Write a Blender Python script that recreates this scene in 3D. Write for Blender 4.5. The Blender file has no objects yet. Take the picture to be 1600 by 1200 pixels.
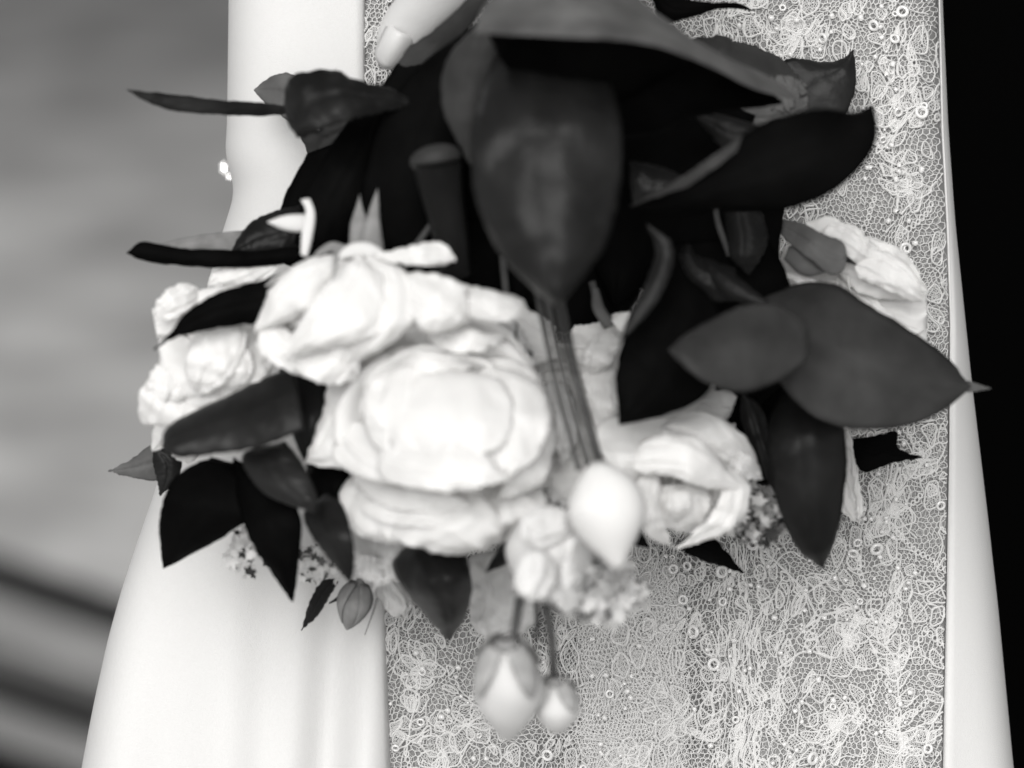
import bpy, math, random
import numpy as np
from mathutils import Vector, Matrix, noise
from mathutils.geometry import delaunay_2d_cdt

random.seed(7); rng = np.random.default_rng(7)
sc = bpy.context.scene
COL = sc.collection
R = math.radians

# ------------------------------------------------------------------ camera
DIST = 1.5            # lens to gown front
SC = 4000.0           # photo pixels per metre at the gown
TILT = R(15)
AIM = Vector((0, 0, 0.9))
cam_d = bpy.data.cameras.new('camera'); cam = bpy.data.objects.new('camera', cam_d); COL.objects.link(cam)
sc.camera = cam
cam_d.sensor_width = 36; cam_d.lens = 135
cam_d.clip_start = 0.05; cam_d.clip_end = 500
cam.location = AIM + Vector((0, -math.cos(TILT), math.sin(TILT))) * DIST
cam.rotation_euler = (math.pi/2 - TILT, 0, 0)
cam_d.dof.use_dof = True; cam_d.dof.focus_distance = DIST + 0.004; cam_d.dof.aperture_fstop = 4.6
cam_d.dof.aperture_blades = 9

# ------------------------------------------------------------------ sky, sun
SUN_EL, SUN_AZ = R(36), R(190)      # azimuth: where the light comes from, 180 = behind the camera
w = bpy.data.worlds.new("World"); sc.world = w; w.use_nodes = True
nt = w.node_tree; nt.nodes.clear()
sky = nt.nodes.new('ShaderNodeTexSky'); sky.sky_type = 'NISHITA'; sky.sun_disc = False
sky.sun_elevation = SUN_EL; sky.sun_rotation = SUN_AZ
bw = nt.nodes.new('ShaderNodeRGBToBW'); bg = nt.nodes.new('ShaderNodeBackground'); wo = nt.nodes.new('ShaderNodeOutputWorld')
nt.links.new(sky.outputs[0], bw.inputs[0]); nt.links.new(bw.outputs[0], bg.inputs[0]); nt.links.new(bg.outputs[0], wo.inputs[0])
bg.inputs[1].default_value = 0.12
sd = bpy.data.lights.new('sun', 'SUN'); sd.energy = 2.0; sd.angle = R(50); sd.color = (1, .985, .965)
so = bpy.data.objects.new('sun', sd); COL.objects.link(so); so.location = (-2, -4, 6)
sdir = Vector((math.sin(SUN_AZ)*math.cos(SUN_EL), math.cos(SUN_AZ)*math.cos(SUN_EL), math.sin(SUN_EL)))
so.rotation_euler = sdir.to_track_quat('Z', 'Y').to_euler()
sc.view_settings.view_transform = 'Standard'; sc.view_settings.look = 'None'
sc.view_settings.exposure = 0.62; sc.view_settings.gamma = 1

# ------------------------------------------------------------------ helpers
CM = Matrix.Translation(cam.location) @ Matrix.Rotation(math.pi/2 - TILT, 4, 'X')
CMn = np.array(CM)
def cf(px, py, d):
    """photo point at d metres in front of the gown plane -> camera-frame coordinates"""
    t = DIST - d
    return np.array([(px-800)/SC*(t/DIST), -(py-600)/SC*(t/DIST), -t])
def w2(P):
    P = np.asarray(P, float).reshape(-1, 3)
    return P @ CMn[:3, :3].T + CMn[:3, 3]
WL = {}
def empty(name, loc, label=None, cat=None, group=None):
    o = bpy.data.objects.new(name, None); COL.objects.link(o); o.location = loc; o.empty_display_size = .02
    if label: o['label'] = label
    if cat: o['category'] = cat
    if group: o['group'] = group
    WL[o.name] = Vector(loc); return o
def mk(name, V, F, mat, parent=None, smooth=True, kind=None, label=None, solid=0, sub=0, origin=None):
    V = np.asarray(V, float)
    c = V.mean(0) if origin is None else np.asarray(origin, float)
    me = bpy.data.meshes.new(name)
    Vl = V - c
    if isinstance(F, np.ndarray):
        n = F.shape[1]
        me.vertices.add(len(Vl)); me.vertices.foreach_set('co', Vl.astype(np.float32).ravel())
        me.loops.add(F.size); me.loops.foreach_set('vertex_index', F.astype(np.int32).ravel())
        me.polygons.add(len(F)); me.polygons.foreach_set('loop_start', np.arange(0, F.size, n, dtype=np.int32))
        me.update(calc_edges=True)
    else:
        me.from_pydata([tuple(v) for v in Vl], [], F); me.update()
    me.polygons.foreach_set('use_smooth', [smooth]*len(me.polygons))
    if isinstance(mat, (list, tuple)):
        for m in mat: me.materials.append(m)
    else: me.materials.append(mat)
    o = bpy.data.objects.new(name, me); COL.objects.link(o)
    wl = Vector(c)
    if parent is not None:
        o.parent = parent; o.location = wl - WL[parent.name]
    else: o.location = wl
    WL[o.name] = wl
    if kind: o['kind'] = kind
    if label: o['label'] = label
    if solid:
        m = o.modifiers.new('thickness', 'SOLIDIFY'); m.thickness = solid; m.offset = 0
    if sub:
        m = o.modifiers.new('smooth', 'SUBSURF'); m.levels = sub; m.render_levels = sub
    return o

# ------------------------------------------------------------------ materials
def mat(name, col, rough=.6, spec=.3, bump=0, bscale=300, var=0, vscale=40, trans=0, stretch=(1, 1, 1), metallic=0, back=None, ior=None, transm=0):
    m = bpy.data.materials.new(name); m.use_nodes = True
    n = m.node_tree; p = n.nodes['Principled BSDF']; out = n.nodes['Material Output']
    c = (col, col*.995, col*.985, 1) if not isinstance(col, tuple) else col
    p.inputs['Base Color'].default_value = c
    p.inputs['Roughness'].default_value = rough; p.inputs['Specular IOR Level'].default_value = spec
    p.inputs['Metallic'].default_value = metallic
    if ior: p.inputs['IOR'].default_value = ior
    if transm: p.inputs['Transmission Weight'].default_value = transm
    tc = n.nodes.new('ShaderNodeTexCoord'); mp = n.nodes.new('ShaderNodeMapping'); mp.inputs['Scale'].default_value = stretch
    n.links.new(tc.outputs['Object'], mp.inputs[0])
    if var:
        t = n.nodes.new('ShaderNodeTexNoise'); t.inputs['Scale'].default_value = vscale; t.inputs['Detail'].default_value = 6
        n.links.new(mp.outputs[0], t.inputs[0])
        r = n.nodes.new('ShaderNodeMapRange'); r.inputs[1].default_value = .3; r.inputs[2].default_value = .7
        r.inputs[3].default_value = 1-var; r.inputs[4].default_value = 1+var
        n.links.new(t.outputs[0], r.inputs[0])
        x = n.nodes.new('ShaderNodeMix'); x.data_type = 'RGBA'; x.blend_type = 'MULTIPLY'; x.inputs[0].default_value = 1
        x.inputs[6].default_value = c; n.links.new(r.outputs[0], x.inputs[7]); n.links.new(x.outputs[2], p.inputs['Base Color'])
    if bump:
        t2 = n.nodes.new('ShaderNodeTexNoise'); t2.inputs['Scale'].default_value = bscale; t2.inputs['Detail'].default_value = 5
        n.links.new(mp.outputs[0], t2.inputs[0])
        b = n.nodes.new('ShaderNodeBump'); b.inputs['Strength'].default_value = bump; b.inputs['Distance'].default_value = .001
        n.links.new(t2.outputs[0], b.inputs['Height']); n.links.new(b.outputs[0], p.inputs['Normal'])
    if trans:
        tr = n.nodes.new('ShaderNodeBsdfTranslucent'); tr.inputs[0].default_value = c
        ms = n.nodes.new('ShaderNodeMixShader'); ms.inputs[0].default_value = trans
        n.links.new(p.outputs[0], ms.inputs[1]); n.links.new(tr.outputs[0], ms.inputs[2]); n.links.new(ms.outputs[0], out.inputs[0])
    return m
M = {
 'satin': mat('satin', .555, .55, .25, bump=.25, bscale=2200, var=.012, vscale=900),
 'lining': mat('lining', .20, .7, .2, bump=.2, bscale=1500, var=.10, vscale=60),
 'thread': mat('lace_thread', .68, .7, .3),
 'net': mat('net_thread', .56, .75, .3),
 'bead': mat('glass_bead', .85, .12, .8, ior=1.5, transm=.35),
 'crystal': mat('crystal', .95, .03, 1.0, ior=1.9, transm=.6),
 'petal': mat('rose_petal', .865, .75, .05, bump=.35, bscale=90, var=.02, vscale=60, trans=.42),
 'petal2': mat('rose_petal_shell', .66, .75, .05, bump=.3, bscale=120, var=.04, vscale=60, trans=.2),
 'pale': mat('pale_bloom', .63, .7, .2, bump=.3, bscale=200, var=.1, vscale=90, trans=.3),
 'skin': mat('skin', .53, .5, .2, bump=.15, bscale=700, var=.03, vscale=120),
 'nail': mat('nail', .54, .35, .3),
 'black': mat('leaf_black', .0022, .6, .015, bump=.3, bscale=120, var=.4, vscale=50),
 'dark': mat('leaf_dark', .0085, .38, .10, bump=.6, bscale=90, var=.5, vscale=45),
 'mid': mat('leaf_mid', .011, .38, .14, bump=.9, bscale=75, var=.5, vscale=40),
 'grey': mat('leaf_grey', .029, .5, .08, bump=.4, bscale=120, var=.3, vscale=50),
 'light': mat('leaf_light', .085, .55, .1, bump=.5, bscale=160, var=.35, vscale=60),
 'sepal': mat('sepal', .23, .6, .10, bump=.3, bscale=300, var=.25, vscale=150, trans=.2),
 'calyx': mat('calyx', .38, .7, .1, bump=.4, bscale=300, var=.25, vscale=150, trans=.25),
 'stem': mat('stem', .05, .5, .1, bump=.3, bscale=200, var=.3, vscale=90),
 'lawn': None,
 'kerb': mat('kerb_stone', .25, .8, .2, var=.2, vscale=6),
 'asphalt': mat('asphalt', .085, .8, .2, var=.2, vscale=8),
 'slab': mat('pavement_slab', .21, .8, .2, var=.2, vscale=6),
 'gutter': mat('gutter', .0015, .8, .2, var=.3, vscale=8),
 'backdrop': mat('backdrop_black', .0012, .95, .0),
}

def lawn_mat():
    # paler grass by the kerb going over to darker grass farther out, both mottled
    m = bpy.data.materials.new('lawn'); m.use_nodes = True; n = m.node_tree; p = n.nodes['Principled BSDF']
    p.inputs['Roughness'].default_value = .95; p.inputs['Specular IOR Level'].default_value = .05
    g_ = n.nodes.new('ShaderNodeNewGeometry'); sp = n.nodes.new('ShaderNodeSeparateXYZ'); n.links.new(g_.outputs['Position'], sp.inputs[0])
    t = n.nodes.new('ShaderNodeTexNoise'); t.inputs['Scale'].default_value = 1.6; t.inputs['Detail'].default_value = 3; n.links.new(g_.outputs['Position'], t.inputs[0])
    a = n.nodes.new('ShaderNodeMath'); a.operation = 'MULTIPLY_ADD'; a.inputs[1].default_value = 2.2; n.links.new(t.outputs[0], a.inputs[0]); n.links.new(sp.outputs[1], a.inputs[2])
    r = n.nodes.new('ShaderNodeMapRange'); r.inputs[1].default_value = 3.4; r.inputs[2].default_value = 7.2; n.links.new(a.outputs[0], r.inputs[0])
    x = n.nodes.new('ShaderNodeMix'); x.data_type = 'RGBA'; x.inputs[6].default_value = (.43, .427, .423, 1); x.inputs[7].default_value = (.13, .1295, .129, 1); n.links.new(r.outputs[0], x.inputs[0])
    t2 = n.nodes.new('ShaderNodeTexNoise'); t2.inputs['Scale'].default_value = 4.5; t2.inputs['Detail'].default_value = 4; n.links.new(g_.outputs['Position'], t2.inputs[0])
    r2 = n.nodes.new('ShaderNodeMapRange'); r2.inputs[1].default_value = .35; r2.inputs[2].default_value = .65; r2.inputs[3].default_value = .70; r2.inputs[4].default_value = 1.30; n.links.new(t2.outputs[0], r2.inputs[0])
    y = n.nodes.new('ShaderNodeMix'); y.data_type = 'RGBA'; y.blend_type = 'MULTIPLY'; y.inputs[0].default_value = 1; n.links.new(x.outputs[2], y.inputs[6]); n.links.new(r2.outputs[0], y.inputs[7])
    n.links.new(y.outputs[2], p.inputs['Base Color']); return m
M['lawn'] = lawn_mat()

# ------------------------------------------------------------------ setting
def ground_pt(px, py, z=0):
    p = w2([cf(px, py, 0)])[0]; o = np.array(cam.location); v = p-o
    t = (z-o[2])/v[2]; return o+v*t
def grid_ground():
    n = 60; V = []; F = []
    for j in range(n+1):
        for i in range(n+1):
            x = -60+120*i/n; y = -20+160*j/n
            V.append((x, y, 0.015*noise.noise(Vector((x*.3, y*.3, 0)))-.016))
    for j in range(n):
        for i in range(n): a = j*(n+1)+i; F.append((a, a+1, a+n+2, a+n+1))
    return V, F
V, F = grid_ground(); mk('lawn', V, F, M['lawn'], kind='structure', origin=(0, 0, 0))
def strip(name, y0a, y0b, y1a, y1b, z0, z1, m):
    """band on the ground between two image lines (heights at x=0 and x=200), z1 high, extended both ways"""
    a0, b0 = ground_pt(0, y0a, z1), ground_pt(200, y0b, z1)
    a1, b1 = ground_pt(0, y1a, z1), ground_pt(200, y1b, z1)
    def ext(a, b): u = (b-a)/np.linalg.norm(b-a); return a-u*3.0, a+u*2.2
    p, q = ext(a0, b0); r_, s = ext(a1, b1)
    top = [p, q, s, r_]; V = [np.array(v) for v in top]+[np.array([v[0], v[1], z0]) for v in top]
    mk(name, V, [(0, 1, 2, 3), (0, 1, 5, 4), (1, 2, 6, 5), (2, 3, 7, 6), (3, 0, 4, 7)], m, smooth=False, kind='structure')
for nm, a0, a1, z, m_ in [('gutter', 868, 932, .004, 'gutter'), ('kerb', 932, 1000, .022, 'kerb'), ('path', 1000, 1046, .014, 'asphalt'), ('drain_channel', 1046, 1102, .008, 'gutter'), ('pavement', 1102, 1142, .020, 'slab'), ('road', 1142, 1420, .006, 'gutter')]:
    strip(nm, a0, a0+68, a1, a1+68, -.05, z, M[m_])
# added stand-in for the featureless black area right of the gown, black by colour
V = []; F = []
nx, nz = 60, 6
for s in (0, 1):
    for j in range(nz+1):
        for i in range(nx+1):
            x = .16+1.6*i/nx
            V.append((x, .75+.02*math.sin(x*38)+.012*math.sin(x*91+1)+s*.03, .0+2.4*j/nz))
o_ = (nx+1)*(nz+1)
for s in (0, 1):
    for j in range(nz):
        for i in range(nx): a = s*o_+j*(nx+1)+i; F.append((a, a+1, a+nx+2, a+nx+1))
for j in range(nz):
    for i in (0, nx): a = j*(nx+1)+i; F.append((a, a+nx+1, a+nx+1+o_, a+o_))
for i in range(nx):
    for j in (0, nz): a = j*(nx+1)+i; F.append((a, a+1, a+1+o_, a+o_))
mk('added_dark_backdrop', V, F, M['backdrop'], kind='structure')

# ------------------------------------------------------------------ the gown
def lerp_tab(tab, y):
    ys = [t[0] for t in tab]; xs = [t[1] for t in tab]; return float(np.interp(y, ys, xs))
def smooth_tab(tab):
    ys = np.linspace(tab[0][0], tab[-1][0], 240); xs = np.interp(ys, [t[0] for t in tab], [t[1] for t in tab])
    k = np.ones(5)/5; xs2 = np.convolve(np.pad(xs, 2, mode='edge'), k, 'valid'); return list(zip(ys, xs2))
EDGE_L = smooth_tab([(-500, 352), (0, 359), (150, 357), (210, 356), (245, 352), (262, 360), (300, 369), (330, 360), (360, 350), (420, 333), (500, 312), (600, 288), (700, 262), (770, 243), (850, 215), (920, 192), (1000, 170), (1100, 148), (1200, 129), (1400, 95), (1800, 20)])
EDGE_R = smooth_tab([(-500, 1462), (0, 1471), (200, 1480), (350, 1491), (600, 1517), (800, 1541), (950, 1558), (1200, 1582), (1400, 1610), (1800, 1680)])
LACE_L = [(-500, 560), (0, 569), (140, 569), (400, 578), (700, 590), (950, 600), (1200, 609), (1800, 630)]
LACE_R = [(-500, 1466), (0, 1467), (200, 1472), (350, 1480), (500, 1485), (700, 1483), (900, 1480), (1200, 1474), (1800, 1470)]
DP = .040
def body_d(px, py):
    l = lerp_tab(EDGE_L, py); r = lerp_tab(EDGE_R, py); c = (l+r)/2; h = (r-l)/2
    s = max(-1, min(1, (px-c)/h))
    return DP*((1-abs(s)**14)**.5-1)*.9
def fold_d(px, py):
    k = min(1, max(0, (py-700)/500))
    return .0060*k*math.sin((px+.06*py)*.050+.6)*math.exp(-((px-520)/110)**2) + .0030*k*math.sin(px*.03+2+py*.001) + .0006*noise.noise(Vector((px*.01, py*.002, 4)))
person = empty('person', (0, .12, 0), 'bride in white satin and lace gown, one fingertip showing above the bouquet', 'person')

def sheet(name, fl, fr, off, m, nu=60, y0=-500, y1=1800, ny=150, curl=0, thick=.0008, wrap=None):
    V = []; F = []
    for j in range(ny+1):
        py = y0+(y1-y0)*j/ny; l, r = fl(py), fr(py)
        for i in range(nu+1):
            u = i/nu
            px = l+(r-l)*u
            d = body_d(px, py)+fold_d(px, py)+off
            V.append(cf(px, py, d))
    for j in range(ny):
        for i in range(nu): a = j*(nu+1)+i; F.append((a, a+1, a+nu+2, a+nu+1))
    return mk(name, w2(V), F, m, person, solid=thick)
# back of the gown: closes the body behind the silhouette
def gown_shell():
    V = []; F = []; ny = 120; nu = 72
    for j in range(ny+1):
        py = -500+2300*j/ny; l, r = lerp_tab(EDGE_L, py), lerp_tab(EDGE_R, py); c = (l+r)/2; h = (r-l)/2
        for i in range(nu):
            a = 2*math.pi*i/nu
            s = math.copysign(abs(math.cos(a))**.9, math.cos(a)); zz = math.sin(a)
            px = c+h*s
            d = body_d(px, py)-.002 if zz >= 0 else -DP*.9-.002-.09*abs(zz)
            if zz >= 0: d += fold_d(px, py)
            V.append(cf(px, py, d) if zz >= 0 else cf(px, py, -DP*.9)+np.array([0, 0, -.09*abs(zz)]))
    for j in range(ny):
        for i in range(nu): a = j*nu+i; b = j*nu+(i+1) % nu; F.append((a, b, b+nu, a+nu))
    return mk('gown', w2(V), F, M['satin'], person)
gown_shell()
sheet('lining', lambda y: lerp_tab(LACE_L, y)-14, lambda y: min(lerp_tab(LACE_R, y)+4, lerp_tab(EDGE_R, y)-4), .0012, M['lining'], nu=80)

def satin_panel(name, fl, fr, side, n=70):
    V = []; F = []; ny = 190; rows = None
    for j in range(ny+1):
        py = -500+2300*j/ny; l, r = fl(py), fr(py); row = []
        for i in range(n+1):
            u = i/n
            u2 = (1-math.cos(u*math.pi/2)) if side < 0 else math.sin(u*math.pi/2)   # denser where the cloth turns away
            px = l+(r-l)*u2
            d = body_d(px, py)+fold_d(px, py)+.0052
            e = (r-px) if side < 0 else (px-l)      # pixels from the free edge: it rolls softly under
            d -= .0022*math.exp(-(e/5.0)**2)
            row.append(cf(px, py, d))
        V += row
    for j in range(ny):
        for i in range(n): a = j*(n+1)+i; F.append((a, a+1, a+n+2, a+n+1))
    return mk(name, w2(V), F, M['satin'], person, solid=.0009)
satin_panel('satin_panel', lambda y: lerp_tab(EDGE_L, y), lambda y: lerp_tab(LACE_L, y), -1)
satin_panel('satin_panel', lambda y: min(lerp_tab(LACE_R, y), lerp_tab(EDGE_R, y)-1.5), lambda y: lerp_tab(EDGE_R, y), 1, 30)

# ---- lace: nets, cords, motifs, all real thread on the gown's surface
def lace_pt(P, off):
    return np.array([cf(x, y, body_d(x, y)+fold_d(x, y)+off) for x, y in P])
_bx = np.linspace(540, 1500, 121); _by = np.linspace(-440, 1700, 215)
def gather(x, y): return .0085*math.exp(-((x-985)/85)**2)*min(1, max(0, (y-820)/120))
_bd = np.array([[body_d(x, y)+fold_d(x, y)+gather(x, y) for x in _bx] for y in _by])
def lace3(P, off):
    P = np.asarray(P, float)
    fx = np.clip((P[:, 0]-540)/8.0, 0, 119.999); fy = np.clip((P[:, 1]+440)/10.0, 0, 213.999)
    i = fx.astype(int); j = fy.astype(int); a = fx-i; b = fy-j
    d = (_bd[j, i]*(1-a)+_bd[j, i+1]*a)*(1-b)+(_bd[j+1, i]*(1-a)+_bd[j+1, i+1]*a)*b + off
    t = DIST-d
    return np.stack([(P[:, 0]-800)/SC*t/DIST, -(P[:, 1]-600)/SC*t/DIST, -t], 1)
def nz(P, s, seed):
    """cheap smooth vector noise"""
    x, y = P[:, 0]/s, P[:, 1]/s
    a = np.sin(x*1.7+seed)+np.sin(y*2.3+seed*2.1+np.sin(x*1.3))+np.sin((x+y)*3.1+seed*.7)
    b = np.cos(y*1.9+seed*1.3)+np.sin(x*2.7-seed+np.sin(y*1.1))+np.cos((x-y)*2.9+seed)
    return np.stack([a, b], 1)/3
def warp(P):
    P = P.copy()
    P += nz(P, 70, 1.3)*11+nz(P, 24, 4.1)*4.2
    return P
def inside(P):
    l = np.interp(P[:, 1], [t[0] for t in LACE_L], [t[1] for t in LACE_L])-6
    r = np.interp(P[:, 1], [t[0] for t in LACE_R], [t[1] for t in LACE_R])-2
    return (P[:, 0] > l) & (P[:, 0] < r) & (P[:, 1] > -420) & (P[:, 1] < 1680)
def tubes(P3, E, r, name, m, parent, kind='stuff'):
    """each edge a three-sided thread"""
    A = P3[E[:, 0]]; B = P3[E[:, 1]]
    r = np.broadcast_to(np.asarray(r, float), (len(E),))[:, None]/SC
    t = B-A; L = np.linalg.norm(t, axis=1, keepdims=True)+1e-9; t = t/L
    A = A-t*r*.4; B = B+t*r*.4
    n = np.tile([0, 0, 1.0], (len(E), 1)); s = np.cross(t, n); s /= np.linalg.norm(s, axis=1, keepdims=True)+1e-9
    offs = [s*r-n*r*.5, -s*r-n*r*.5, n*r]
    V = np.stack([A+offs[0], A+offs[1], A+offs[2], B+offs[0], B+offs[1], B+offs[2]], 1).reshape(-1, 3)
    k = np.arange(len(E))[:, None, None]*6
    F = (np.array([[0, 3, 5, 2], [2, 5, 4, 1]])[None]+k).reshape(-1, 4)
    return mk(name, w2(V), F, m, parent, smooth=False, kind=kind)
def hexnet(cell, seed, sx=1.0):
    """hexagonal bobbin net; cell = pixel size"""
    a = cell/2; rows = int(2130/(1.5*a))+4; cols = int(1000/(math.sqrt(3)*a*sx))+4
    pts = {}; P = []; E = set()
    def vid(x, y):
        k = (round(x*4), round(y*4))
        if k not in pts: pts[k] = len(P); P.append((x, y))
        return pts[k]
    w_ = math.sqrt(3)*a
    for j in range(rows):
        for i in range(cols):
            cx = 520+(i+.5*(j & 1))*w_*sx; cy = -435+j*1.5*a
            c = [vid(round((cx+sx*a*math.cos(R(60*k+30)))*8)/8, round((cy+a*math.sin(R(60*k+30)))*8)/8) for k in range(6)]
            for k in (0, 1, 2, 3, 4, 5):
                u, v = c[k], c[(k+1) % 6]
                if u != v: E.add((min(u, v), max(u, v)))
    P = np.array(P); P = P+np.random.default_rng(seed).normal(0, cell*.07, P.shape)
    return P, np.array(list(E))
lace_root = None
P, E = hexnet(11.5, 3, .9)
Pw = warp(P); ok = inside(Pw); E = E[ok[E[:, 0]] & ok[E[:, 1]]]
lace = tubes(lace3(Pw, .0026), E, .80, 'lace_net', M['thread'], person)
lace['label'] = 'white hexagonal net of the lace'
P, E = hexnet(9.0, 5, 1.0)
Pw = P+nz(P, 60, 8.1)*7+nz(P, 25, 2.2)*3; ok = inside(Pw); E = E[ok[E[:, 0]] & ok[E[:, 1]]]
tubes(lace3(Pw, .0019), E, .55, 'under_net', M['net'], lace)
for q, (cell, off) in enumerate(((8.0, .0012), (10.0, .0023), (7.0, .0005))):    # the gathered fold down the middle is several layers of net
    P, E = hexnet(cell, 31+q, .62)
    Pw = P+nz(P, 50, 3.3+q)*9; ok = inside(Pw)
    z = np.exp(-((Pw[:, 0]-985)/80)**2)*np.clip((Pw[:, 1]-800)/120, 0, 1)
    ok &= z > np.random.default_rng(q).uniform(.15, .45, len(z))
    E = E[ok[E[:, 0]] & ok[E[:, 1]]]; tubes(lace3(Pw, off), E, .95, 'gathered_net', M['thread'], lace)

class Cords:
    def __init__(s): s.P = []; s.E = []; s.r = []; s.n = 0
    def line(s, pts, r, closed=False):
        n = len(pts); s.P.append(np.asarray(pts, float))
        e = [(s.n+i, s.n+i+1) for i in range(n-1)]+([(s.n+n-1, s.n)] if closed else [])
        s.E += e; s.r += [r]*len(e); s.n += n
    def build(s, name, off, m, parent):
        P = np.concatenate(s.P); E = np.array(s.E); r = np.array(s.r); ok = inside(P); k = ok[E[:, 0]] & ok[E[:, 1]]
        return tubes(lace3(P, off), E[k], r[k], name, m, parent)
def voronoi(scale, seed, ax, ay, keep, jit=.33):
    g = np.random.default_rng(seed); pts = []
    x = 500
    for i, x in enumerate(np.arange(520/ax, 1510/ax, scale)):
        for y in np.arange(-430/ay, 1680/ay, scale):
            pts.append(((x+g.normal(0, jit*scale))*1.0, y+(i % 2)*scale/2+g.normal(0, jit*scale)))
    res = delaunay_2d_cdt([Vector(p) for p in pts], [], [], 0, 1e-5)
    vs, fs = res[0], res[2]; cc = []; em = {}
    for k, f in enumerate(fs):
        a, b, c = [vs[q] for q in f]
        D = 2*(a.x*(b.y-c.y)+b.x*(c.y-a.y)+c.x*(a.y-b.y))
        if abs(D) < 1e-6: cc.append(((a+b+c)/3)); continue
        ux = ((a.length_squared)*(b.y-c.y)+(b.length_squared)*(c.y-a.y)+(c.length_squared)*(a.y-b.y))/D
        uy = ((a.length_squared)*(c.x-b.x)+(b.length_squared)*(a.x-c.x)+(c.length_squared)*(b.x-a.x))/D
        u = Vector((ux, uy)); m_ = (a+b+c)/3
        if (u-m_).length > scale*1.2: u = m_
        cc.append(u)
        for q in range(3):
            e = tuple(sorted((f[q], f[(q+1) % 3]))); em.setdefault(e, []).append(k)
    segs = [(cc[v[0]], cc[v[1]]) for v in em.values() if len(v) == 2]
    out = []
    for a, b in segs:
        if g.random() > keep: continue
        out.append(((a.x*ax, a.y*ay), (b.x*ax, b.y*ay)))
    return out
cords = Cords(); g = np.random.default_rng(11)
def wig(a, b, r, amp):
    a = np.array(a); b = np.array(b); L = np.linalg.norm(b-a); n = max(2, int(L/5)+1)
    if L < 1: return
    t = np.linspace(0, 1, n+1)[:, None]; q = a+(b-a)*t; nrm = np.array([-(b-a)[1], (b-a)[0]])/L
    q += nrm*np.sin(t*math.pi)*g.normal(0, amp); cords.line(warp(q), r)
for a, b in voronoi(30, 21, .86, 1.15, .30): wig(a, b, g.uniform(.9, 1.4), 3)
# stretched, gathered bands: long threads running down the skirt
for a, b in voronoi(15, 22, .55, 2.3, .8):
    xm = (a[0]+b[0])/2; ym = (a[1]+b[1])/2
    c0 = 1165+.02*ym if ym > 500 else 1150
    wgt = math.exp(-((xm-c0)/38)**2)+(.5*math.exp(-((xm-1010)/60)**2) if ym > 800 else 0)+(.75*math.exp(-((xm-1160)/130)**2) if ym < 260 else 0)
    if g.random() < wgt*.6: wig(a, b, g.uniform(.7, 1.1), 2)
for k in range(60):
    x = 1165+g.normal(0, 26); y = g.uniform(780, 1150); L = g.uniform(60, 200)
    cords.line(warp(np.stack([x+np.linspace(0, g.normal(0, 10), 14)+g.normal(0, 1, 14), np.linspace(y, y+L, 14)], 1)), g.uniform(.6, 1.0))
fills = Cords()
def cell_shapes(scale, seed, keep, shrink=.80, ax=.9, ay=1.1):
    # rounded, scalloped patches of dense stitching packed side by side, each with a cord round it
    g3 = np.random.default_rng(seed); pts = []
    for i, x in enumerate(np.arange(540/ax, 1500/ax, scale)):
        for y in np.arange(-430/ay, 1680/ay, scale): pts.append(((x+g3.normal(0, .24*scale)), y+(i % 2)*scale/2+g3.normal(0, .24*scale)))
    for (x, y) in pts:
        nb_ = sorted(((p[0]-x)**2+(p[1]-y)**2, p) for p in pts if abs(p[0]-x) < scale*2.2 and abs(p[1]-y) < scale*2.2 and p != (x, y))[:10]
        mid = noise.noise(Vector((x*.006, y*.006, seed)))
        if g3.random() > keep+mid*.9: continue
        poly = []; ph = g3.uniform(0, 6); ns = int(g3.integers(3, 7))
        n = 26
        for k in range(n):
            th = 2*math.pi*k/n; dx, dy = math.cos(th), math.sin(th); r = scale*.9
            for dd, p in nb_:
                c_ = (p[0]-x)*dx+(p[1]-y)*dy
                if c_ > 1e-3: r = min(r, dd/2/c_)
            r *= shrink*(1-.10*abs(math.sin(ns*th/2+ph)))
            poly.append(((x+dx*r)*ax, (y+dy*r)*ay))
        Q = np.array(poly); Q = (Q*2+np.roll(Q, 1, 0)+np.roll(Q, -1, 0))/4
        Qw = warp(Q); cords.line(Qw, g3.uniform(1.15, 1.6), True)
        if g3.random() < .8:
            an = g3.uniform(-.5, .5); ca, sa = math.cos(an), math.sin(an); c = Q.mean(0); L_ = (Q-c) @ np.array([[ca, -sa], [sa, ca]])
            lo, hi = L_[:, 0].min(), L_[:, 0].max(); sp_ = 3.1
            for s_ in np.arange(lo+1.5, hi-1, sp_):
                ys = []
                for k in range(n):
                    a_, b_ = L_[k], L_[(k+1) % n]
                    if (a_[0]-s_)*(b_[0]-s_) < 0: ys.append(a_[1]+(b_[1]-a_[1])*(s_-a_[0])/(b_[0]-a_[0]))
                if len(ys) >= 2:
                    m_ = max(2, int((max(ys)-min(ys))/2.6)); t = np.linspace(min(ys), max(ys), m_); xx = s_+((np.arange(m_) % 2)-.5)*sp_*.8
                    fills.line(warp(np.stack([xx, t], 1) @ np.array([[ca, sa], [-sa, ca]])+c), .55)
cell_shapes(33, 61, .40, .80, .78, 1.22)
cell_shapes(21, 62, .12, .74, .8, 1.25)
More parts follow.
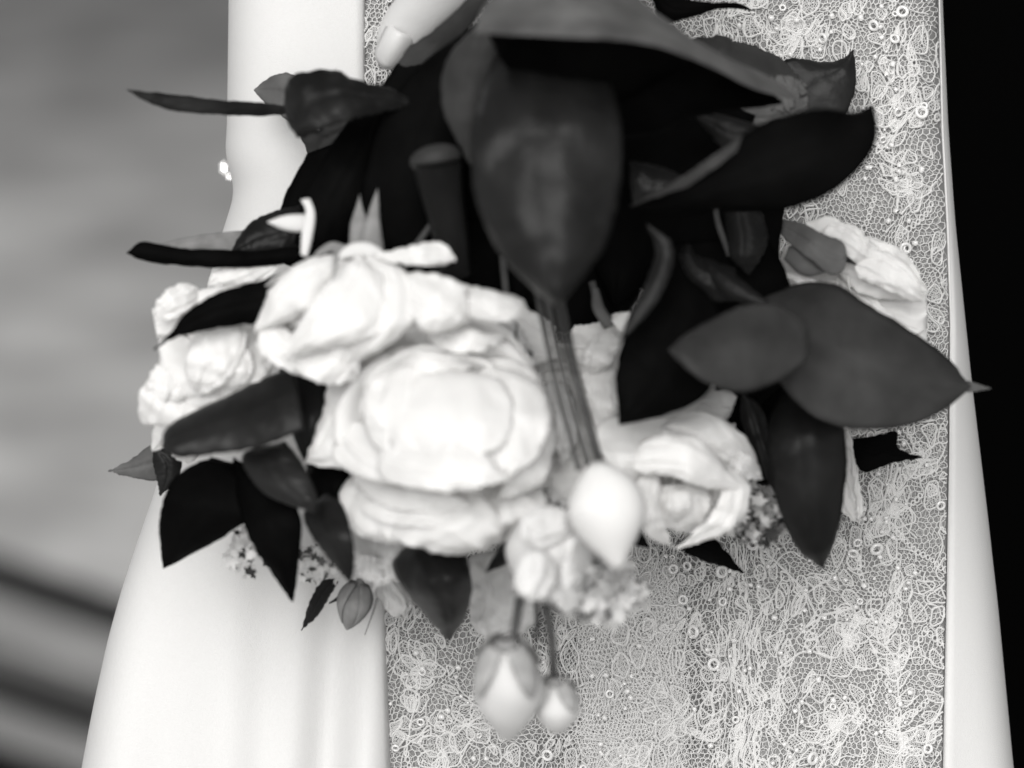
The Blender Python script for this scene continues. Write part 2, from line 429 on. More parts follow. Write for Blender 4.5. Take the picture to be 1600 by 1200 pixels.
def closed_shape(c, ang, a, b, scal=0, nsc=6, r=1.9, fill=3.6):
    """scalloped petal / leaf outline filled with a dense hatch"""
    th = np.linspace(0, 2*math.pi, 30, endpoint=False)
    rr = 1+scal*np.abs(np.sin(th*nsc/2))
    x = a*np.cos(th)*rr; y = b*np.sin(th)*rr*(1-.25*np.cos(th))
    ca, sa = math.cos(ang), math.sin(ang)
    Q = np.stack([c[0]+x*ca-y*sa, c[1]+x*sa+y*ca], 1)+g.normal(0, .5, (30, 2)); cords.line(warp(Q), r*.75, True)
    for s_ in np.arange(-a+fill, a-fill*.5, fill):
        h = b*math.sqrt(max(0, 1-(s_/a)**2))*.97; n = max(2, int(h/3)); t = np.linspace(-h, h, n*2)
        xx = s_+((np.arange(n*2) % 2)-.5)*fill*.75
        fills.line(warp(np.stack([c[0]+xx*ca-t*sa, c[1]+xx*sa+t*ca], 1)), .55)
def flower(c, rad, n, ang):
    for k in range(n):
        a = ang+2*math.pi*k/n; p = (c[0]+math.cos(a)*rad*.58, c[1]+math.sin(a)*rad*.58)
        closed_shape(p, a, rad*.46, rad*.33*6/n, .1, 5)
    th = np.linspace(0, 2*math.pi, 12, endpoint=False)
    cords.line(np.stack([c[0]+rad*.13*np.cos(th), c[1]+rad*.13*np.sin(th)], 1), 1.6, True)
def cr0(pts):
    pts = np.array(pts, float); t = np.linspace(0, len(pts)-1, len(pts)*4); i = range(len(pts))
    return np.stack([np.interp(t, i, pts[:, 0]), np.interp(t, i, pts[:, 1])], 1)+g.normal(0, .7, (len(t), 2))
def spray(p, ang, n, step, a, bend):
    pts = []; x, y = p
    for k in range(n):
        pts.append((x, y))
        if k:
            for s_ in (-1, 1):
                q = ang+s_*.9; closed_shape((x+math.cos(q)*a*1.15, y+math.sin(q)*a*1.15), q, a, a*.55, .08, 5)
        x += math.cos(ang)*step; y += math.sin(ang)*step; ang += bend+g.normal(0, .10)
    cords.line(warp(cr0(pts)), 1.5)
def chain(p, ang, n, rad, bend):
    x, y = p
    for k in range(n):
        th = np.linspace(0, 2*math.pi, 8, endpoint=False); rr = rad*g.uniform(.8, 1.1)
        cords.line(np.stack([x+rr*np.cos(th)*.85, y+rr*np.sin(th)*1.1], 1), 1.15, True)
        x += math.cos(ang)*rad*2.1; y += math.sin(ang)*rad*2.1; ang += bend+g.normal(0, .12)
# motifs read from the photograph, then a scatter
for c, rad, n in [((1325, 1005), 52, 5), ((1412, 1175), 50, 4), ((1300, 1130), 40, 6), ((730, 1130), 44, 5), ((690, 1180), 36, 5), ((660, 1040), 34, 5), ((1395, 160), 36, 5), ((1420, 300), 34, 6), ((1400, 800), 40, 6), ((1440, 720), 32, 5), ((1040, 1120), 40, 5), ((1240, 60), 36, 6), ((980, 1190), 34, 5)]:
    flower(c, rad, n, g.uniform(0, 6))
for p, an, n, st, a, bd in [((1412, 1180), -1.6, 9, 27, 14, .01), ((1452, 1190), -1.5, 7, 30, 13, -.02), ((1380, 460), 1.3, 5, 28, 13, .05), ((1395, 330), -1.5, 6, 27, 12, .03), ((640, 1190), -1.5, 6, 28, 13, .03), ((1445, 640), -1.6, 5, 27, 11, 0), ((1310, 880), 2.2, 4, 26, 12, .2), ((1090, 1180), -1.2, 5, 30, 13, -.1)]:
    spray(p, an, n, st, a, bd)
for k in range(70):
    chain((g.uniform(590, 1460), g.uniform(-100, 1200)), g.uniform(.8, 2.3), int(g.integers(6, 18)), g.uniform(3.6, 5.4), g.normal(0, .06))
for k in range(60):
    c = (g.uniform(600, 1465), g.uniform(-100, 1300)); closed_shape(c, g.uniform(0, 3.1), g.uniform(9, 19), g.uniform(6, 12), .12, 5, r=g.uniform(1.2, 1.9))
# the big arc cords
def arc(pts, r):
    r *= .72
    pts = np.array(pts, float); t = np.linspace(0, len(pts)-1, 24); cords.line(np.stack([np.interp(t, range(len(pts)), pts[:, 0]), np.interp(t, range(len(pts)), pts[:, 1])], 1)+g.normal(0, .4, (24, 2)), r)
arc([(1180, 850), (1215, 880), (1240, 905), (1258, 925), (1275, 960), (1260, 980)], 2.6)
arc([(1260, 980), (1290, 960), (1330, 952), (1342, 950)], 3)
arc([(1215, 1045), (1250, 1020), (1270, 1018), (1300, 1030)], 2.6)
arc([(1270, 1045), (1265, 1080), (1250, 1100), (1245, 1150)], 2.3)
cords.build('cord', .0034, M['thread'], lace)
fills.build('petal_filling', .0031, M['thread'], lace)

# beads and sequins sewn on
def bead_mesh(kind):
    V = []; F = []
    if kind == 'ring':
        n, m_, Rr, r = 14, 7, .00155, .00062
        for i in range(n):
            for j in range(m_):
                a = 2*math.pi*i/n; b = 2*math.pi*j/m_
                V.append(((Rr+r*math.cos(b))*math.cos(a), (Rr+r*math.cos(b))*math.sin(a), r*math.sin(b)))
        for i in range(n):
            for j in range(m_): F.append((i*m_+j, ((i+1) % n)*m_+j, ((i+1) % n)*m_+(j+1) % m_, i*m_+(j+1) % m_))
    else:
        n = 10; prof = [(.0005, -.0011), (.00095, -.0009), (.00105, 0), (.00095, .0009), (.0005, .0011)]
        for (r, x) in prof:
            for i in range(n): a = 2*math.pi*i/n; V.append((x, r*math.cos(a), r*math.sin(a)))
        for k in range(4):
            for i in range(n): F.append((k*n+i, k*n+(i+1) % n, (k+1)*n+(i+1) % n, (k+1)*n+i))
        F.append(tuple(range(n))); F.append(tuple(range(4*n, 5*n)))
    me = bpy.data.meshes.new('bead'); me.from_pydata(V, [], F); me.update()
    me.polygons.foreach_set('use_smooth', [True]*len(F)); me.materials.append(M['bead']); return me
ring, tube_ = bead_mesh('ring'), bead_mesh('tube')
big = [(1052, 889), (1067, 937), (1083, 987), (1128, 893), (1176, 850), (1129, 940), (1340, 848), (1333, 865), (1370, 858), (1470, 790), (1415, 388), (1418, 412), (1404, 175), (1440, 175), (1410, 18), (1398, 60), (1115, 1038), (855, 1180), (1270, 1185), (1450, 1170), (1285, 60), (1375, 645), (1170, 800), (1365, 40)]
small = [(1259, 922), (1305, 903), (1337, 948), (1369, 972), (1288, 965), (1195, 862), (1200, 885), (1210, 965), (1220, 1020), (1265, 1018), (1279, 1062), (1253, 1097), (1302, 1094), (1320, 1090), (1369, 1146), (1391, 1080), (1422, 1082), (1403, 887), (1430, 895), (1350, 915), (1415, 920), (1375, 870), (1173, 914), (1140, 920), (1105, 1015), (1140, 1025), (1155, 1080), (1110, 1165), (1085, 1108), (716, 1043), (745, 1028), (712, 1058), (650, 1020), (660, 1045), (700, 1110), (690, 1120), (925, 998), (925, 1056), (980, 1080), (985, 1090), (947, 1055), (935, 1117), (740, 1185), (760, 1185), (1212, 795), (1350, 795), (1385, 815), (1400, 780), (1372, 740), (1352, 690), (1385, 720), (1400, 330), (1388, 345), (1420, 345), (1430, 380), (1400, 450), (1395, 470), (1440, 265), (1400, 280), (1405, 258), (1350, 215), (1360, 262), (1395, 100), (1375, 42), (1300, 25), (1345, 28), (1205, 28), (1235, 85), (1155, 40), (1330, 130), (1385, 115), (1400, 140)]
def bead(me, x, y, s):
    p = w2(lace3([(x, y)], .0046))[0]
    o = bpy.data.objects.new('bead', me); COL.objects.link(o); o.parent = lace; o.location = Vector(p)-WL[lace.name]
    q = CM.to_quaternion().to_matrix().to_4x4() @ Matrix.Rotation(g.uniform(0, 3.1), 4, 'Z') @ Matrix.Rotation(g.normal(0, .35), 4, 'X') @ Matrix.Rotation(g.normal(0, .35), 4, 'Y')
    o.rotation_euler = q.to_euler(); o.scale = (s, s, s)
for x, y in big: bead(ring, x, y, g.uniform(.9, 1.35))
for x, y in small: bead(tube_, x, y, g.uniform(.8, 1.1))
nb = 0
while nb < 190:
    x, y = g.uniform(600, 1465), g.uniform(-60, 1230)
    if 620 < x < 1180 and 150 < y < 820: continue
    if x < 1180 and y < 960 and y > 0 and x < 1000: continue
    bead(ring if g.random() < .12 else tube_, x, y, g.uniform(.45, .95)); nb += 1

# crystal ornament at the left edge of the waist
def gem(cx, cy, d, rx, ry, rot, parent, name='crystal'):
    n = 6; V = []
    for (s, z) in ((1, 0), (1, .5), (.62, 1.0)):
        for i in range(n):
            a = 2*math.pi*i/n+rot
            V.append(cf(cx+rx*s*math.cos(a), cy+ry*s*math.sin(a), d+z*.0035))
    F = [tuple(range(n))[::-1], tuple(range(2*n, 3*n))]
    for k in range(2):
        for i in range(n): F.append((k*n+i, k*n+(i+1) % n, (k+1)*n+(i+1) % n, (k+1)*n+i))
    return mk(name, w2(V), F, M['crystal'], parent, smooth=False)
orn = empty('crystal_ornament', (0, 0, 0)); orn.parent = person; orn.location = Vector(w2([cf(352, 262, -.06)])[0])-WL['person']; WL[orn.name] = WL['person']+orn.location
gem(350, 262, -.062, 10.5, 14, .5, orn); gem(358, 275, -.060, 8, 9, .2, orn)
for q in ((352, 269), (356, 272.5), (360, 280), (346, 255)):
    gem(q[0], q[1], -.0565, 2.6, 2.6, .3, orn, 'rhinestone')

# ------------------------------------------------------------------ hand: one skinned surface, index finger in view
def hand():
    pts = []; par = []; rad = []
    def add(p, px, py, d, r): pts.append(w2([cf(px, py, d)])[0]); par.append(p); rad.append(r); return len(pts)-1
    root = add(-1, 960, -330, .055, .034)
    wr = add(root, 1060, -560, .03, .027); add(wr, 1200, -900, .0, .033)
    pm = add(root, 880, -230, .055, .036)
    def finger(base, chain):
        p = base
        for c in chain: p = add(p, *c)
    finger(pm, [(830, -150, .052, .0145), (765, -85, .050, .0135), (692, -22, .042, .0125), (640, 36, .033, .0112), (617, 70, .029, .0092), (608, 86, .0275, .0062)])
    finger(pm, [(800, -190, .07, .012), (700, -140, .08, .0098), (650, -90, .085, .0085), (660, -60, .08, .0068)])
    finger(pm, [(790, -240, .08, .012), (690, -210, .10, .0098), (660, -160, .11, .0085), (690, -130, .11, .0068)])
    finger(pm, [(800, -300, .085, .0105), (710, -280, .10, .0088), (690, -240, .115, .0075), (715, -210, .12, .006)])
    finger(root, [(1010, -260, .085, .0135), (990, -180, .11, .0112), (950, -130, .125, .0098), (915, -110, .13, .0072)])
    me = bpy.data.meshes.new('hand'); E = [(p, i) for i, p in enumerate(par) if p >= 0]
    c = Vector(pts[0]); me.from_pydata([Vector(p)-c for p in pts], E, []); me.update(); me.materials.append(M['skin'])
    o = bpy.data.objects.new('hand', me); COL.objects.link(o); o.parent = person; o.location = c-WL['person']; WL[o.name] = c
    o.modifiers.new('skin', 'SKIN')
    if not me.skin_vertices: me.attributes
    for i, v in enumerate(me.skin_vertices[0].data): v.radius = (rad[i], rad[i]); v.use_root = (i == 0)
    m = o.modifiers.new('s', 'SUBSURF'); m.levels = 3; m.render_levels = 3
    o.modifiers['skin'].use_smooth_shade = True
    return o
hnd = None
try: hnd = hand()
except Exception as e: print('hand failed', e)

# ------------------------------------------------------------------ bouquet
bouquet = empty('bouquet', w2([cf(880, -100, .10)])[0], 'hanging bouquet of white roses, buds and broad dark leaves held head down against the gown', 'bouquet')
def bf(px, py, d):
    # the middle and bottom of the bunch swell towards the viewer
    g_ = .062*math.exp(-((px-770)/260)**2-((py-900)/330)**2)*min(1, max(0, (d-.03)/.05))
    return cf(px, py, d+g_)
def cr(pts, n, closed=False):
    """Catmull-Rom through the points, n+1 samples even in arc length"""
    P = np.array(pts, float)
    if len(P) == 2: t = np.linspace(0, 1, n+1)[:, None]; return P[0]+(P[1]-P[0])*t
    Q = np.vstack([2*P[0]-P[1], P, 2*P[-1]-P[-2]]); out = []
    for i in range(1, len(Q)-2):
        for t in np.linspace(0, 1, 12, endpoint=False):
            a, b, c, d = Q[i-1], Q[i], Q[i+1], Q[i+2]
            out.append(.5*((2*b)+(c-a)*t+(2*a-5*b+4*c-d)*t*t+(-a+3*b-3*c+d)*t**3))
    out.append(P[-1]); out = np.array(out); L = np.r_[0, np.cumsum(np.linalg.norm(np.diff(out, axis=0), axis=1))]
    s = np.linspace(0, L[-1], n+1); return np.stack([np.interp(s, L, out[:, k]) for k in range(out.shape[1])], 1)
seedc = [0]
def patch(name, L, Rr, d, m, cup=.004, dl=0, dr=0, ruf=.0006, nu=22, nv=10, thick=.0005, parent=None, rib=0, label=None, rfreq=1, round_=False, vein=0, jag=0, crease=0):
    """leaf or petal between two edge curves (base -> tip), depth profile d along it, cup = how far the middle stands out"""
    seedc[0] += 1; sd_ = seedc[0]*7.31
    a = cr(L, nu); b = cr(Rr, nu); dd = np.interp(np.linspace(0, 1, nu+1), np.linspace(0, 1, len(d)), d)
    if jag:
        for q_, arr in enumerate((a, b)):
            for i in range(1, nu): arr[i] += jag*np.array([noise.noise(Vector((i*.55, q_*5, sd_))), noise.noise(Vector((i*.55, q_*5+2, sd_+3)))])*1.6
    if round_:                                    # the foot of a petal narrows instead of ending square
        t = np.linspace(0, 1, nu+1); f = np.sqrt(np.clip(1-((.16-t)/.16).clip(0, 1)**2, 0, 1))[:, None]; mid = (a+b)/2
        a = mid+(a-mid)*f; b = mid+(b-mid)*f
    # soften the depth profile
    if len(d) > 2:
        k = np.ones(5)/5; dd = np.convolve(np.pad(dd, 2, mode='edge'), k, 'valid')
    V = []; F = []
    for i in range(nu+1):
        wd = np.linalg.norm(b[i]-a[i])/SC
        for j in range(nv+1):
            u = j/nv; s = 2*u-1
            p = a[i]+(b[i]-a[i])*u
            prof = (1-s*s)*cup*min(1, wd/.012)
            dep = dd[i]+prof+(dl*(1-u)+dr*u)*min(1, wd/.02)
            if crease:                              # soft folds running up the petal, rim turned out
                for q_ in range(3):
                    s0 = math.sin(sd_*1.7+q_*2.1)*.75+.25*math.sin(i*.16+q_+sd_)
                    dep -= crease*math.exp(-((s-s0)/.10)**2)*min(1, wd/.012)*(1 if q_ % 2 else -.8)
                dep += .0022*max(0, i/nu-.78)/.22*math.sin(s*5+sd_)*min(1, wd/.01)
            if vein: dep -= vein*max(0, math.cos(2*math.pi*(8*i/nu-1.6*abs(s))))**4*(1-s*s)*min(1, wd/.015)
            if rib: dep -= rib*math.exp(-(s/.12)**2)*min(1, wd/.01)
            n3 = noise.noise(Vector((p[0]*.012*rfreq, p[1]*.012*rfreq, sd_)))
            n4 = noise.noise(Vector((p[0]*.035*rfreq, p[1]*.035*rfreq, sd_+9)))
            dep += ruf*(n3*2+n4)*(0.4+abs(s))
            V.append(bf(p[0], p[1], dep))
    for i in range(nu):
        for j in range(nv): q = i*(nv+1)+j; F.append((q, q+1, q+nv+2, q+nv+1))
    return mk(name, w2(V), F, m, parent or bouquet, solid=thick, label=label)
def leaf(L, Rr, d, m='black', **k):
    k.setdefault('rib', .0006); k.setdefault('vein', .00035); k.setdefault('jag', 1.3); k.setdefault('nu', 34); k.setdefault('nv', 16); return patch('leaf', L, Rr, d, M[m], **k)
def tube(name, pts, r, m, parent=None, n=10, cap=True, label=None):
    """pts: (px, py, d); r: radii in px"""
    C = np.array([bf(*p) for p in pts]); C = cr(C, max(8, 5*len(pts))) if len(pts) > 2 else cr(C, 8)
    rr = np.interp(np.linspace(0, 1, len(C)), np.linspace(0, 1, len(r)), r)/SC; V = []; F = []
    t = np.gradient(C, axis=0); t /= np.linalg.norm(t, axis=1, keepdims=True)+1e-12
    ref = np.array([.3, .1, 1.0])
    for i in range(len(C)):
        s = np.cross(t[i], ref); s /= np.linalg.norm(s); q = np.cross(s, t[i])
        for j in range(n): a = 2*math.pi*j/n; V.append(C[i]+rr[i]*(s*math.cos(a)+q*math.sin(a)))
    for i in range(len(C)-1):
        for j in range(n): F.append((i*n+j, i*n+(j+1) % n, (i+1)*n+(j+1) % n, (i+1)*n+j))
    F.append(tuple(range(n))); F.append(tuple(range((len(C)-1)*n, len(C)*n)))
    return mk(name, w2(V), F, m, parent or bouquet, label=label)

# -- leaves, left to right round the bouquet (photo outline, own depth and cup)
BL = [
 # big centre leaf
 ([(850, 40), (785, 70), (752, 150), (738, 230), (741, 300), (768, 375), (815, 435), (870, 480)],
  [(850, 40), (930, 80), (962, 150), (972, 230), (966, 310), (945, 385), (905, 440), (870, 480)], (.10, .160, .172, .160), 'mid', dict(cup=.010, rib=.0016, ruf=.0016, label='broad glossy leaf hanging over the middle, mottled in tone and gloss')),
 # canopy leaf and its black inner half
 ([(742, 52), (765, 0), (850, -45), (960, -25), (1050, 38), (1120, 82), (1200, 120), (1258, 160)],
  [(742, 52), (800, 54), (880, 58), (960, 62), (1040, 76), (1110, 104), (1180, 140), (1258, 160)], (.175, .188, .16, .10), 'light', dict(cup=.006, dl=-.035, dr=.012, rib=0, label='pale upper leaf arching across the top')),
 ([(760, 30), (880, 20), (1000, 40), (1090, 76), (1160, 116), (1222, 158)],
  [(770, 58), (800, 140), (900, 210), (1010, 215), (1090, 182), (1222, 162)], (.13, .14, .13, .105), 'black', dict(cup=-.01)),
 ([(765, 50), (850, 44), (940, 46), (1020, 60), (1075, 96)], [(765, 58), (805, 118), (880, 142), (975, 150), (1075, 100)], (.160, .170, .135), 'black', dict(cup=.002, dl=.002, dr=-.02, rib=0)),  # added black leaf shape standing in for the canopy leaf's shadow on the centre leaf
 ([(1080, 62), (1120, 56), (1180, 72), (1230, 100), (1260, 135)], [(1080, 62), (1110, 100), (1160, 150), (1210, 165), (1260, 135)], (.05, .05, .045), 'grey', dict(cup=.004, dl=-.01, ruf=.0016, jag=4, label='torn leaf tip')),
 ([(1190, 140), (1215, 118), (1240, 122), (1262, 134)], [(1190, 165), (1215, 172), (1240, 168), (1262, 134)], (.06, .055), 'light', dict(cup=.001, jag=6, rib=0)),
 ([(1155, 172), (1190, 165), (1230, 160), (1262, 150)], [(1155, 172), (1160, 190), (1195, 205), (1262, 170)], (.06, .055), 'light', dict(cup=.002, dr=-.006)),
 ([(1225, 200), (1222, 98), (1290, 98), (1318, 92), (1333, 78)], [(1225, 200), (1290, 200), (1326, 170), (1337, 125), (1333, 78)], (.02, .022, .02), 'mid', dict(cup=.003)),
 ([(1010, -30), (1060, -5), (1110, 4), (1150, 5), (1178, 17)], [(1010, -30), (1035, 30), (1085, 25), (1130, 12), (1178, 17)], (.07, .06, .04), 'black', {}),
 # right black leaf
 ([(985, 325), (1050, 292), (1110, 252), (1165, 208), (1220, 182), (1290, 171), (1335, 176), (1364, 163)],
  [(985, 325), (1060, 332), (1150, 326), (1225, 328), (1300, 300), (1350, 255), (1370, 210), (1364, 163)], (.12, .14, .145, .13), 'black', dict(cup=.006)),
 ([(985, 322), (1060, 280), (1120, 240), (1180, 200), (1215, 182)], [(985, 322), (1070, 292), (1130, 252), (1180, 212), (1215, 182)], (.125, .146, .14), 'grey', dict(cup=.001, rib=0)),
 ([(984, 252), (1020, 258), (1050, 268), (1085, 285)], [(984, 252), (985, 290), (1000, 322), (1085, 285)], (.10, .10), 'mid', dict(cup=.003)),
 ([(1078, 176), (1120, 178), (1170, 192), (1215, 205)], [(1078, 176), (1105, 205), (1140, 235), (1215, 205)], (.08, .085), 'mid', dict(cup=.003)),
 # right grey pair
 ([(1180, 475), (1215, 455), (1265, 441), (1310, 445), (1350, 472), (1415, 512), (1475, 555), (1517, 604)],
  [(1180, 475), (1195, 560), (1230, 612), (1275, 652), (1335, 670), (1410, 667), (1470, 643), (1517, 604)], (.085, .10, .10, .085), 'grey', dict(cup=.006, dl=-.014, dr=.006, rib=.0008)),
 ([(1262, 505), (1215, 476), (1160, 478), (1110, 500), (1075, 520), (1044, 547)],
  [(1262, 505), (1258, 560), (1212, 596), (1150, 612), (1090, 590), (1044, 547)], (.115, .135, .138), 'grey', dict(cup=.005, dl=-.008, dr=.006, rib=.0004)),
 ([(1500, 596), (1515, 596), (1548, 607)], [(1500, 612), (1520, 612), (1548, 607)], (.075, .07), 'light', dict(cup=.001, rib=0)),
 ([(1230, 600), (1200, 660), (1205, 740), (1222, 810), (1250, 860), (1286, 888)],
  [(1230, 600), (1305, 640), (1322, 700), (1319, 770), (1306, 840), (1286, 888)], (.065, .085, .08, .07), 'dark', dict(cup=.007)),
 ([(1160, 612), (1190, 640), (1205, 700), (1215, 780)], [(1160, 612), (1160, 660), (1185, 720), (1215, 780)], (.07, .07), 'dark', {}),
 # dark leaf over lower right rose
 ([(1060, 420), (1010, 470), (975, 530), (962, 590), (966, 630), (967, 664)],
  [(1060, 420), (1120, 480), (1125, 560), (1100, 618), (1040, 648), (967, 664)], (.10, .112, .112, .105), 'black', dict(cup=.004)),
 ([(1010, 350), (1025, 390), (1010, 440), (985, 490), (968, 535)], [(1010, 350), (1050, 380), (1046, 430), (1020, 480), (968, 535)], (.13, .135, .13), 'mid', dict(cup=.002, dl=-.006, rib=0)),
 ([(1330, 686), (1370, 680), (1400, 674), (1404, 700), (1442, 715)], [(1330, 686), (1345, 735), (1380, 728), (1410, 720), (1442, 715)], (.035, .035), 'black', dict(cup=.001)),
 ([(1212, 342), (1250, 348), (1290, 368), (1318, 380), (1323, 402)], [(1212, 342), (1225, 372), (1262, 402), (1297, 429), (1316, 424), (1323, 402)], (.05, .06, .06), 'light', dict(cup=.001, dl=-.004)),
 ([(1320, 398), (1328, 404), (1338, 414)], [(1318, 406), (1326, 410), (1338, 414)], (.058, .058), 'mid', dict(cup=0, rib=0)),
 ([(1055, 850), (1098, 828), (1125, 852), (1162, 895)], [(1055, 850), (1080, 868), (1120, 882), (1162, 895)], (.05, .04), 'black', {}),
 ([(975, 815), (1000, 830), (1015, 855)], [(975, 815), (985, 848), (1015, 855)], (.07, .06), 'black', {}),
 ([(1150, 420), (1090, 400), (1075, 380), (1060, 400)], [(1150, 470), (1110, 470), (1080, 440), (1060, 400)], (.09, .09), 'dark', {}),
 ([(1210, 480), (1160, 440), (1120, 410), (1090, 400)], [(1210, 480), (1150, 470), (1110, 440), (1090, 400)], (.10, .09), 'dark', {}),
 # left: knife leaf, sharp small one, dark blunt one
 ([(460, 168), (400, 160), (340, 156), (280, 148), (235, 144), (198, 140)], [(460, 176), (400, 181), (340, 179), (285, 175), (240, 164), (198, 140)], (.06, .075, .085), 'mid', dict(cup=.002, rib=0)),
 ([(500, 185), (465, 122), (435, 116), (412, 128), (397, 141)], [(500, 205), (460, 195), (430, 172), (412, 158), (397, 141)], (.03, .025, .02), 'light', dict(cup=.002)),
 ([(560, 180), (510, 190), (470, 205), (480, 235), (494, 265)], [(560, 180), (560, 215), (530, 240), (510, 250), (494, 265)], (.03, .02), 'grey', dict(cup=.002)),
 ([(640, 148), (580, 132), (525, 112), (480, 110), (452, 124), (444, 152), (449, 192), (464, 214)], [(640, 166), (600, 176), (560, 184), (535, 190), (512, 197), (495, 205), (480, 211), (464, 214)], (.09, .10, .10), 'dark', dict(cup=.003, dl=-.008, ruf=.0022, vein=0, jag=2.5)),
 ([(600, 150), (545, 190), (505, 250), (472, 320), (460, 380)], [(600, 150), (600, 250), (560, 330), (520, 390), (460, 380)], (.06, .08, .08), 'black', {}),
 ([(745, 40), (660, 100), (600, 180), (575, 260), (560, 340), (570, 400)], [(745, 40), (740, 150), (720, 260), (690, 350), (640, 400), (570, 400)], (.08, .09, .08), 'black', dict(cup=.005)),
 ([(745, -15), (682, 44), (642, 72), (622, 100), (600, 136)], [(765, -5), (730, 45), (690, 80), (650, 120), (605, 140)], (.075, .06, .05), 'grey', dict(cup=.002, rib=0)),
 ([(750, 30), (680, 90), (640, 130), (600, 190), (580, 290)], [(750, 30), (740, 100), (700, 160), (650, 230), (580, 290)], (.085, .08, .075), 'black', {}),
 ([(745, 42), (708, 78), (690, 125), (694, 178), (712, 215), (735, 258)], [(745, 42), (782, 60), (764, 130), (748, 190), (738, 225), (735, 258)], (.13, .125, .12), 'grey', dict(cup=.004, dr=.006, label='grey leaf edge beside the broad centre leaf')),
 # left mid: two-tone leaf
 ([(400, 360), (360, 362), (310, 368), (260, 378), (225, 384), (198, 395)], [(400, 395), (360, 392), (310, 390), (260, 388), (225, 388), (198, 395)], (.05, .06, .065), 'sepal', dict(cup=.002, dl=-.008, rib=0)),
 ([(470, 385), (400, 392), (340, 390), (280, 388), (225, 378), (198, 395)], [(470, 408), (400, 416), (340, 418), (280, 414), (230, 408), (198, 395)], (.06, .068, .07), 'black', dict(cup=.003, rib=0)),
 ([(470, 320), (430, 330), (392, 348), (368, 380), (362, 398)], [(480, 400), (450, 405), (420, 408), (390, 405), (362, 398)], (.05, .055), 'dark', dict(cup=.004, ruf=.0015)),
 ([(440, 428), (400, 440), (345, 455), (295, 485), (262, 525), (240, 546)], [(440, 500), (400, 505), (350, 511), (300, 520), (265, 532), (240, 546)], (.10, .105, .10), 'black', dict(cup=.003)),
 ([(460, 575), (425, 586), (370, 612), (310, 640), (262, 668), (252, 700)], [(475, 670), (440, 686), (390, 702), (330, 710), (280, 714), (252, 700)], (.10, .115, .115), 'mid', dict(cup=.005, dl=-.01, dr=.004)),
 ([(440, 560), (436, 600), (448, 650), (466, 700), (486, 740)], [(520, 560), (520, 610), (506, 650), (494, 700), (486, 740)], (.075, .085, .08), 'dark', dict(cup=.004)),
 ([(330, 715), (280, 740), (256, 780), (249, 825), (255, 888)], [(330, 715), (400, 740), (408, 790), (360, 832), (255, 888)], (.075, .08, .06), 'black', dict(cup=.004)),
 ([(365, 715), (372, 780), (390, 840), (425, 895), (457, 940)], [(365, 715), (440, 765), (469, 805), (468, 870), (457, 940)], (.08, .085, .07), 'black', dict(cup=.005)),
 ([(445, 690), (380, 710), (400, 758), (440, 784), (492, 800)], [(445, 690), (470, 720), (485, 750), (495, 775), (492, 800)], (.095, .10, .10), 'mid', dict(cup=.004)),
 ([(510, 772), (475, 800), (490, 840), (520, 880), (549, 912)], [(510, 772), (535, 790), (548, 830), (553, 870), (549, 912)], (.08, .09, .08), 'dark', dict(cup=.004)),
 ([(475, 690), (480, 740), (478, 780), (500, 800)], [(475, 690), (540, 730), (545, 780), (500, 800)], (.07, .07), 'black', {}),
 ([(275, 705), (240, 695), (205, 718), (169, 736)], [(275, 745), (245, 751), (205, 745), (169, 736)], (.03, .03), 'light', dict(cup=.003)),
 ([(240, 698), (240, 725), (246, 750), (250, 775)], [(240, 698), (280, 712), (278, 745), (250, 775)], (.035, .032), 'mid', dict(cup=.002)),
 ([(530, 905), (505, 907), (485, 938), (471, 985)], [(530, 905), (515, 932), (495, 962), (471, 985)], (.04, .03), 'dark', dict(cup=.002)),
 ([(650, 845), (614, 880), (635, 925), (668, 965), (702, 1002)], [(650, 845), (715, 850), (736, 910), (728, 960), (702, 1002)], (.055, .065, .05), 'dark', dict(cup=.005)),
 ([(815, 835), (785, 850), (772, 870), (759, 894)], [(815, 835), (815, 868), (790, 882), (759, 894)], (.06, .06), 'dark', {}),
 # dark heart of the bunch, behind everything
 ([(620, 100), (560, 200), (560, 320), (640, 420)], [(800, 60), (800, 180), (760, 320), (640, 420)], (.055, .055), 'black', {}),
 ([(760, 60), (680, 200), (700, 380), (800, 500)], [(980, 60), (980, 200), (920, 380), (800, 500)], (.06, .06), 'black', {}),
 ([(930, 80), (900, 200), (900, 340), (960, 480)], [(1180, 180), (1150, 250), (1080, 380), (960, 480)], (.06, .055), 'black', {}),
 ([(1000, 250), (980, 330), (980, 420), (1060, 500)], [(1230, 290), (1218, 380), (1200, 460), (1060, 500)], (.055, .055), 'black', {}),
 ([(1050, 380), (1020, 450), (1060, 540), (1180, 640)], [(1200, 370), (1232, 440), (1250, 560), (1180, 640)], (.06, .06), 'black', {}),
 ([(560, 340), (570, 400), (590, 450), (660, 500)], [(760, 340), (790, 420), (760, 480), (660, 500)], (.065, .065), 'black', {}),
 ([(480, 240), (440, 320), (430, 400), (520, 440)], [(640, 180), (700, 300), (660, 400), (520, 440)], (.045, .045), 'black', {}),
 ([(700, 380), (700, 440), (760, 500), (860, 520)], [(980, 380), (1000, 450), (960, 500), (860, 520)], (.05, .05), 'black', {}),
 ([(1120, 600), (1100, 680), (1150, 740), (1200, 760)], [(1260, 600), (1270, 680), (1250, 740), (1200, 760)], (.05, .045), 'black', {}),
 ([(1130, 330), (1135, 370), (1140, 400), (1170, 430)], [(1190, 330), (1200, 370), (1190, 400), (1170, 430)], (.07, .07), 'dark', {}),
]
for L, Rr, d, m, k in BL: leaf(L, Rr, d, m, **k)

